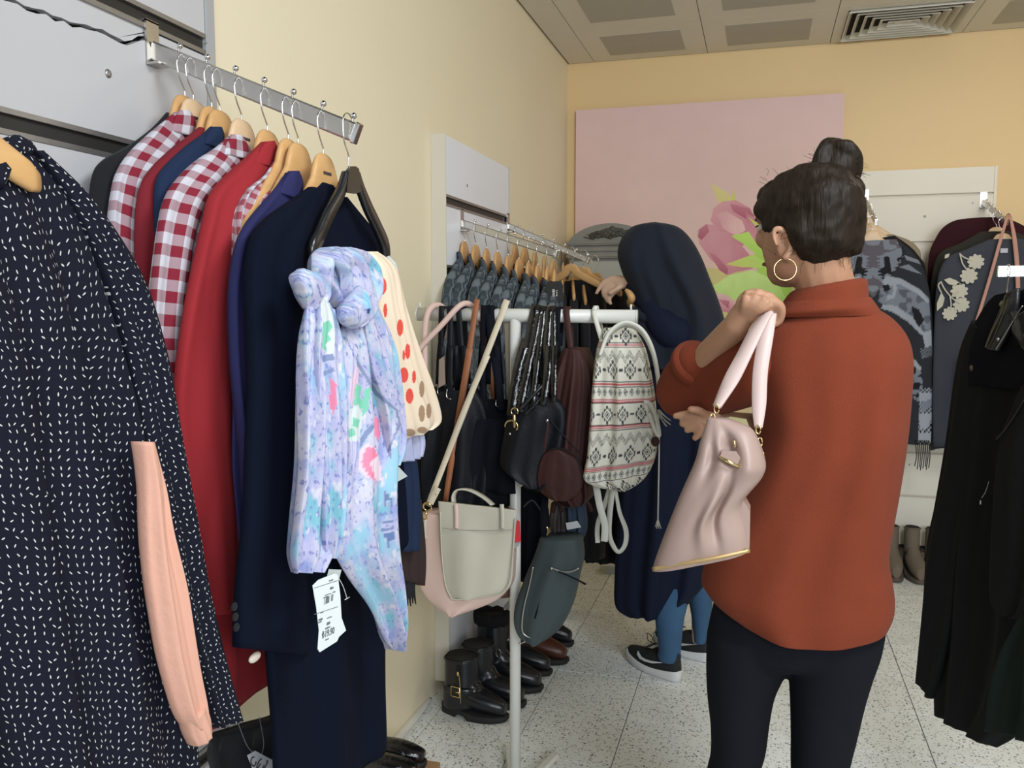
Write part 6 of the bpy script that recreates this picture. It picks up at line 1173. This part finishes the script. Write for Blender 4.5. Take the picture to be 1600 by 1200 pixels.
# box with patent shoes at the bottom edge
t = thing('cardboard_box', 'brown cardboard shoe box at the bottom edge under the patent shoes', 'box', (-.95, 2.1, 0))
mb = MB(); mb.box((-1.04, 1.98, 0), (-.845, 2.16, .045), bev=.002); obj('box_body', mb, mat('brown_cardboard', (.30, .17, .08), rough=.8), t); mb = MB(); mb.box((-1.042, 1.978, .033), (-.843, 2.162, .052), bev=.002); obj('box_lid', mb, mat('brown_cardboard_lid', (.33, .19, .09), rough=.8), t)
for i, (h_, t_, lb) in enumerate((((-1.03, 2.03, 0), (-.862, 2.055, 0), 'black patent shoe nearer the camera on the cardboard box'), ((-1.03, 2.115, 0), (-.875, 2.13, 0), 'black patent shoe further back on the cardboard box'))):
    h, d, s, L = shoe_axes(h_, t_); h = h + np.array([0, 0, .053]); q = thing('patent_shoe', lb, 'shoe', h, 'patent shoes on the cardboard box')
    mb = MB(); sole_loft(mb, h, d, s, L, .078, lambda u: 0, lambda u: .014); obj('sole', mb, M['rub'], q)
    mb = MB(); rings = []
    for k in range(18):
        u = .03 + k / 17 * .94; top = .030 + .028 * (1 - u) + .010 * math.sin(math.pi * u); wd = .036 * math.sin(math.pi * u) ** .3
        rings.append([h + d * u * L + s * wd * math.cos(a) + np.array([0, 0, .012 + (top) * (.5 + .5 * math.sin(a)) ** .8]) for a in np.linspace(0, 2 * math.pi, 18, endpoint=False)])
    mb.loft(rings); obj('upper', mb, M['patent'], q)
    mb = MB(); mb.tube([h + d * L * .62 + s * .03 * v + np.array([0, 0, .052 - .016 * abs(v)]) for v in (-1, -.5, 0, .5, 1)], .003, 6); obj('vamp_seam', mb, M['patent'], q)
# ================================================================ BACK PANEL GARMENTS
M['maroon'] = mat('dark_maroon_knit', (.035, .008, .012), rough=.95, bump=.5, bscale=300); M['olive'] = mat('charcoal_olive_knit', (.030, .028, .024), rough=.95, bump=.5, bscale=300)
def yhanger(x, y, z, lb, **kw): return hanger(x, y, z, lb, rz=math.pi / 2 * -1, mark=False, **kw)
def a4(y): return armz(ar4, at4, 1, y)
def a5(y): return armz(ar5, at5, 1, y)
hz = lambda z: z + .013 - .033 - .0185 * 1.9 - .0013
for i, (y, lb) in enumerate(((4.56, 'pale wooden hanger at the back of the left arm on the back panel'), (4.46, 'wooden hanger behind the patterned cardigan'), (4.35, 'wooden hanger carrying the patterned cardigan'))):
    yhanger(.49, y, hz(a4(y)) + .0, lb, m=M['woodp'], W=.20, drop=.15)
for i, (y, lb) in enumerate(((4.52, 'wooden hanger of the maroon knit'), (4.42, 'wooden hanger of the charcoal knit'), (4.31, 'wooden hanger of the grey sweater with white flowers'))):
    yhanger(1.026, y, hz(a5(y)), lb, m=M['woodp'], W=.20, drop=.15)
t = thing('beige_jacket', 'beige and black jacket behind the patterned cardigan', 'jacket', (.49, 4.5, 1.2))
cloth('body', mat('beige_cloth', (.28, .23, .16), rough=.9), t, [(1335, 372), (1290, 392), (1275, 450), (1280, 660)], [(1395, 366), (1432, 384), (1441, 430), (1446, 660)], ('y', 4.55), th=.02, amp=.008, seed=131)
t = thing('black_knit', 'black knit between the beige jacket and the patterned cardigan', 'knitwear', (.49, 4.45, 1.2))
cloth('body', M['blk'], t, [(1335, 380), (1290, 400), (1270, 460), (1280, 690)], [(1398, 368), (1434, 398), (1449, 450), (1444, 692)], ('y', 4.44), th=.025, amp=.008, seed=132)
cp_ = thing('patterned_cardigan', 'grey and black geometric patterned cardigan with fringe beside the woman in rust', 'cardigan', (.49, 4.3, 1.2))
def pat(u, v, co):
    c = np.tile(np.array([.022, .025, .032]), (len(u), 1)); cc = co - CAMP; z = cc @ fw; X = 800 + F * (cc @ rt) / z; Y = 600 - F * (cc @ up) / z; X = 1364 + np.abs(X - 1364)
    G1, G2, G3, BK = (.17, .19, .23), (.28, .31, .36), (.09, .10, .125), (.012, .013, .017)
    n = vnoise(X / 9., Y / 9., 1, 5); 
    def put(p, col, jag=0):
        m_ = inpoly(X + (jag * np.sign(np.sin(Y * 1.1)) if jag else 0), Y, p); c[m_] = col; return m_
    m_ = put([(1325, 378), (1400, 372), (1412, 400), (1385, 440), (1360, 470), (1330, 460)], (.10, .09, .11)); m2 = m_ & (n > .52); c[m2] = G1
    m_ = put([(1372, 400), (1410, 385), (1414, 398), (1384, 440), (1375, 430)], G1, 2); c[m_ & (n > .55)] = BK
    put([(1412, 398), (1440, 408), (1442, 414), (1416, 406)], G1); put([(1404, 417), (1420, 413), (1440, 428), (1434, 427), (1410, 419)], G1)
    m_ = put([(1375, 452), (1385, 430), (1405, 434), (1435, 450), (1452, 466), (1457, 560), (1430, 500), (1400, 480), (1372, 472)], G1); c[m_ & (vnoise(X / 7., Y / 7., 1, 8) > .58)] = G3
    put([(1378, 440), (1386, 431), (1410, 436), (1440, 455), (1452, 470), (1450, 474), (1432, 458), (1406, 444), (1384, 448)], G2)
    put([(1380, 475), (1400, 478), (1425, 495), (1444, 520), (1440, 524), (1420, 504), (1396, 488), (1376, 482)], G2); put([(1393, 436), (1402, 450), (1398, 465), (1384, 470), (1386, 462), (1394, 460), (1396, 450)], G2)
    put([(1378, 446), (1388, 444), (1392, 452), (1382, 456)], BK); put([(1424, 478), (1436, 484), (1444, 500), (1436, 512), (1428, 498)], BK)
    put([(1441, 520), (1455, 515), (1456, 548), (1446, 545)], G2); m_ = put([(1438, 545), (1457, 540), (1457, 556), (1440, 560)], G1); c[m_ & (((X + Y) / 4 % 1) > .5)] = BK
    m_ = put([(1424, 560), (1436, 566), (1442, 600), (1438, 630), (1424, 620)], G1); c[m_ & (vnoise(X / 6., Y / 6., 1, 11) > .6)] = BK; put([(1426, 558), (1440, 575), (1438, 580), (1425, 568)], G2)
    m_ = put([(1437, 610), (1457, 604), (1457, 700), (1434, 700)], G2); c[m_ & ((np.floor(X / 3.2) + np.floor(Y / 3.6)) % 2 == 0) & (np.sin(Y / 5.) > -.35)] = BK; put([(1437, 630), (1457, 622), (1457, 634), (1440, 646)], G1); put([(1436, 655), (1456, 650), (1450, 668), (1438, 672)], G2)
    return c
M['pat'] = painted('jacquard_knit', rough=.95, bump=.4, bscale=300)
o = cloth('body', M['pat'], cp_, [(1330, 378), (1290, 395), (1270, 440), (1268, 520), (1275, 600), (1285, 690)], [(1402, 374), (1432, 402), (1450, 445), (1458, 520), (1458, 600), (1454, 694)], ('y', 4.33), th=.03, amp=.006, kf=2, seed=133, mm=300, k=40, pw=.7); paint(o, pat)
mb = MB()
for k in range(8): x_ = 1430 + k * 3; mb.tube([onY(x_, 688, 4.30), onY(x_ + 2, 712, 4.30), onY(x_ + (k % 3) - 1, 728 + (k * 5) % 8, 4.30)], .0022, 5)
obj('fringe', mb, M['blk'], cp_)
t = thing('pale_blue_top', 'pale blue top hem showing beside the rust sweater under the patterned cardigan', 'top', (.5, 4.45, 1))
cloth('body', mat('pale_blue_jersey', (.25, .30, .38)), t, [(1380, 640), (1380, 692)], [(1420, 640), (1404, 688)], ('y', 4.31), th=.008, amp=.003, seed=134, k=8)
t = thing('maroon_knit', 'dark maroon knit furthest back on the right arm of the back panel', 'knitwear', (1.02, 4.5, 1.2))
cloth('body', M['maroon'], t, [(1530, 340), (1488, 346), (1462, 372), (1449, 430), (1452, 640)], [(1570, 340), (1598, 352), (1640, 380), (1652, 430), (1650, 640)], ('y', 4.53), th=.025, amp=.006, seed=135)
t = thing('charcoal_knit', 'charcoal knit between the maroon knit and the flower sweater', 'knitwear', (1.02, 4.45, 1.2))
cloth('body', M['olive'], t, [(1532, 362), (1500, 380), (1466, 398), (1454, 450), (1452, 560), (1455, 690)], [(1585, 362), (1630, 380), (1664, 400), (1672, 450), (1672, 560), (1670, 690)], ('y', 4.42), th=.025, amp=.006, seed=136)
M['flower'] = mat('blue_grey_fine_knit', (.045, .050, .064), rough=.95, bump=.4, bscale=500, var=.1, spec=.15)
t = thing('flower_sweater', 'blue-grey sweater with cream appliqué flowers on the right arm of the back panel', 'sweater', (1.03, 4.3, 1.2))
cloth('body', M['flower'], t, [(1545, 374), (1508, 390), (1478, 404), (1464, 440), (1459, 520), (1457, 620), (1458, 698)], [(1600, 374), (1640, 392), (1672, 410), (1684, 450), (1688, 520), (1690, 620), (1688, 698)], ('y', 4.305), th=.028, amp=.005, seed=137, mm=64, kf=2)
M['app'] = mat('cream_felt', (.46, .44, .37), rough=.95, bump=.5, bscale=400); fy = 4.272
def P4(x_, y_): return onY(x_, y_, fy)
for i, (x_, y_, r_) in enumerate(((1525, 409, 10.5), (1514, 431, 11), (1499, 455, 11), (1502, 476, 10.5), (1484, 490, 9.5))):
    c_ = P4(x_, y_); R_ = r_ * 4.3 / F; n = 96; pts = [c_ + (R_ * (.76 + .28 * abs(math.sin(a * 4.5))) * math.cos(a), 0, R_ * (.76 + .28 * abs(math.sin(a * 4.5))) * math.sin(a)) for a in np.linspace(0, 2 * math.pi, n, endpoint=False)]
    mb = MB(); mb.prism(pts, (0, .008, 0)); obj('felt_flower', mb, M['app'], t)
for pts in ([(1475, 437), (1484, 434), (1494, 438), (1502, 444), (1492, 446), (1482, 444)], [(1471, 456), (1476, 466), (1473, 478), (1464, 486), (1464, 474)], [(1477, 398), (1484, 396), (1482, 402), (1476, 404)]):
    mb = MB(); mb.prism([P4(*q_) for q_ in pts], (0, .008, 0)); obj('felt_leaf', mb, M['app'], t)
for pts in ([(1499, 396), (1506, 402), (1518, 407)], [(1500, 398), (1504, 412), (1511, 422)], [(1470, 440), (1476, 452), (1488, 466), (1500, 474)], [(1484, 462), (1486, 475), (1485, 484)], [(1471, 440), (1466, 446), (1471, 458)], [(1488, 464), (1494, 458), (1498, 456)]):
    mb = MB(); mb.tube([P4(*q_) for q_ in pts], .0035, 6); obj('felt_stem', mb, M['app'], t)
mb = MB(); mb.box(tuple(P4(1563, 395)), tuple(P4(1575, 388) + (0, .004, 0))); obj('neck_label', mb, mat('lilac_label', (.45, .45, .52)), t)
t = thing('grey_underlayer', 'grey jersey hem hanging below the flower sweater', 'top', (1.0, 4.36, 1))
cloth('body', mat('mid_grey_jersey', (.06, .06, .062), rough=.95), t, [(1450, 600), (1449, 680), (1454, 704)], [(1560, 600), (1560, 690), (1470, 698)], ('y', 4.37), th=.012, amp=.003, seed=138)
t = thing('pink_strap_bag', 'small bag on a long dusty pink strap hanging before the flower sweater', 'bag', (1.03, 4.2, 1.2))
mb = MB(); fy2 = 4.245; mb.strap([onY(1505, 580, fy2), onY(1508, 560, fy2), onY(1533, 480, fy2), onY(1548, 430, fy2), onY(1562, 380, fy2), onY(1572, 345, fy2), onY(1576, 335, fy2 + .03), onY(1580, 345, fy2), onY(1586, 380, fy2), onY(1590, 430, fy2), onY(1592, 520, fy2)], (1, 0, 0), [.014] * 5 + [.012] * 3 + [.018] * 3, .003); obj('long_strap', mb, mat('dusty_pink_strap', (.42, .22, .17), rough=.7), t)
cloth('bag_body', mat('dusty_pink_bag', (.42, .24, .19)), t, [(1500, 560), (1497, 600), (1500, 680)], [(1600, 540), (1606, 600), (1600, 680)], ('y', 4.215), th=.012, amp=.002, seed=139)
# ================================================================ BLACK COATS AT THE RIGHT EDGE
rl = thing('chrome_rail', 'short chrome rail end at the right edge above the black leather jacket', 'clothes rail', (.55, 2.15, 1.42))
a_ = onY(1559, 424, 2.15); mb = MB(); mb.obox(a_ + (.35, 0, 0), (.35, 0, 0), (0, .006, 0), (0, 0, .0115)); obj('rail_bar', mb, M['chrome'], rl)
mb = MB(); mb.tube([a_ + (.68, 0, 0), (a_[0] + .68, 2.15, 0)], .014, 12, smooth_path=False); obj('rail_post', mb, M['chrome'], rl)
mb = MB(); mb.obox((a_[0] + .68, 2.15, .01), (.2, 0, 0), (0, .03, 0), (0, 0, .01)); mb.obox((a_[0] + .68, 2.15, .01), (.03, 0, 0), (0, .2, 0), (0, 0, .0101)); obj('rail_base', mb, M['chrome'], rl)
NP = np.array([-.97, -.25, 0]); NP /= np.linalg.norm(NP); P0 = np.array([.525, 2.26, 1.])
M['bcoat'] = mat('black_wool_coat', (.0075, .0082, .009), rough=.95, bump=.5, bscale=400, var=.2, vscale=20); M['greens'] = mat('very_dark_green_cloth', (.009, .017, .015), rough=.95, bump=.3, var=.1)
t = thing('long_black_coat', 'long black coat hanging at the right edge, reaching lowest', 'coat', (.55, 2.2, .9))
cloth('body', M['bcoat'], t, [(1545, 474), (1522, 512), (1508, 570), (1500, 640), (1480, 760), (1468, 860), (1462, 980), (1460, 1060), (1461, 1117)], [(1625, 470), (1640, 520), (1650, 620), (1650, 740), (1648, 840), (1640, 960), (1625, 1060), (1590, 1140), (1552, 1168)], (P0, NP), th=.014, amp=.008, kf=2.4, seed=141, mm=80, k=8, thp=[.6, .8, 1, 1, 1, 1, 1, 1, 1])
cloth('sleeve', M['bcoat'], t, [(1530, 500), (1512, 540), (1501, 590), (1486, 690), (1468, 790), (1456, 850), (1450, 960), (1444, 1058)], [(1560, 520), (1556, 580), (1548, 650), (1530, 760), (1512, 850), (1500, 960), (1478, 1050), (1462, 1092)], (P0, NP), th=.018, amp=.004, kf=1.5, seed=142, off=.010, mm=48, pw=.6)
mb = MB(); mb.sphere(onP(1518, 575, P0 + NP * .030, NP), .0075, 8, sc=(.6, 1, 1)); obj('button', mb, mat('dull_metal_button', (.12, .10, .08), metal=.5, rough=.5), t)
mb = MB(); mb.tube([onP(*q_, P0 + NP * .036, NP) for q_ in ((1545, 752), (1540, 768), (1534, 778))], .0006, 5); mb.sphere(onP(1532, 785, P0 + NP * .036, NP), .0035, 6, sc=(.5, .7, 1.6)); obj('tag_pin', mb, mat('white_tag_pin', (.6, .6, .6)), t)
t = thing('black_overcoat', 'black overcoat with rounded lower panel hanging before the long black coat', 'coat', (.56, 2.1, .9))
cloth('body', M['bcoat'], t, [(1596, 610), (1580, 640), (1560, 690), (1552, 800), (1548, 900), (1552, 940), (1570, 962)], [(1670, 560), (1690, 640), (1700, 760), (1700, 860), (1690, 930), (1660, 975), (1610, 970)], (P0 + NP * .030, NP), th=.016, amp=.006, kf=2, seed=143, mm=60)
mb = MB(); mb.tube([onP(*q_, P0 + NP * .048, NP) for q_ in ((1600, 625), (1585, 650), (1570, 672), (1557, 686))], .002, 6); obj('lapel_edge', mb, M['boot'], t)
t = thing('dark_green_skirt', 'very dark green skirt at the bottom right corner before the black coats', 'skirt', (.58, 2.0, .5))
cloth('body', M['greens'], t, [(1600, 950), (1580, 1000), (1562, 1060), (1544, 1142)], [(1690, 940), (1700, 1010), (1710, 1080), (1700, 1180)], (P0 + NP * .042, NP), th=.014, amp=.010, kf=2.4, seed=144, mm=60, k=10)
M['shiny'] = mat('glossy_black_leather', (.010, .011, .014), rough=.34, bump=.5, bscale=45, dist=.004, var=.2, spec=.6)
t = thing('leather_jacket', 'glossy black leather jacket with zipped collar under the chrome rail', 'jacket', (.55, 2.1, 1.3))
cloth('shoulder', M['bsuede'], t, [(1556, 462), (1540, 478), (1520, 515), (1506, 560), (1502, 600)], [(1620, 450), (1640, 480), (1650, 530), (1650, 570), (1640, 610)], (P0 + NP * .016, NP), th=.014, amp=.003, kf=1.6, seed=145, mm=48)
cloth('collar_leaf', M['shiny'], t, [(1572, 464), (1562, 490), (1550, 520), (1540, 542)], [(1592, 450), (1588, 486), (1574, 520), (1560, 548)], (P0 + NP * .042, NP), th=.010, amp=.003, kf=1.2, seed=146, mm=40, k=8)
cloth('lapel', M['shiny'], t, [(1588, 500), (1584, 516), (1594, 532), (1600, 540)], [(1630, 470), (1640, 510), (1640, 540), (1630, 560)], (P0 + NP * .048, NP), th=.012, amp=.004, kf=1.6, seed=147, mm=40, k=8)
mb = MB(); mb.tube([onP(*q_, P0 + NP * .052, NP) for q_ in ((1598, 478), (1584, 500), (1566, 530), (1556, 546))], .002, 6); mb.sphere(onP(1560, 530, P0 + NP * .054, NP), .004, 6); obj('collar_zip', mb, M['steel'], t)
t = thing('black_hanger', 'dark hanger inside the leather jacket, hook on the chrome rail', 'hanger', (.545, 2.15, 1.4))
c_ = onY(1575, 424, 2.15); hk_ = [c_ + (0, 0, -.075), c_ + (0, 0, -.03)] + [c_ + np.array([0, -.017 * math.cos(a), -.003 + .018 * math.sin(a)]) for a in np.linspace(0, 3.6, 12)]
mb = MB(); mb.tube(hk_, .0013, 6, k=3); obj('wire_hook', mb, M['chrome'], t)
mb = MB(); mb.tube([c_ + (-.01, .15, -.15), c_ + (0, .05, -.085), c_ + (0, 0, -.072), c_ + (0, -.05, -.085), c_ + (.01, -.15, -.15)], [.008, .010, .011, .010, .008], 10); obj('hanger_bow', mb, M['plast'], t)
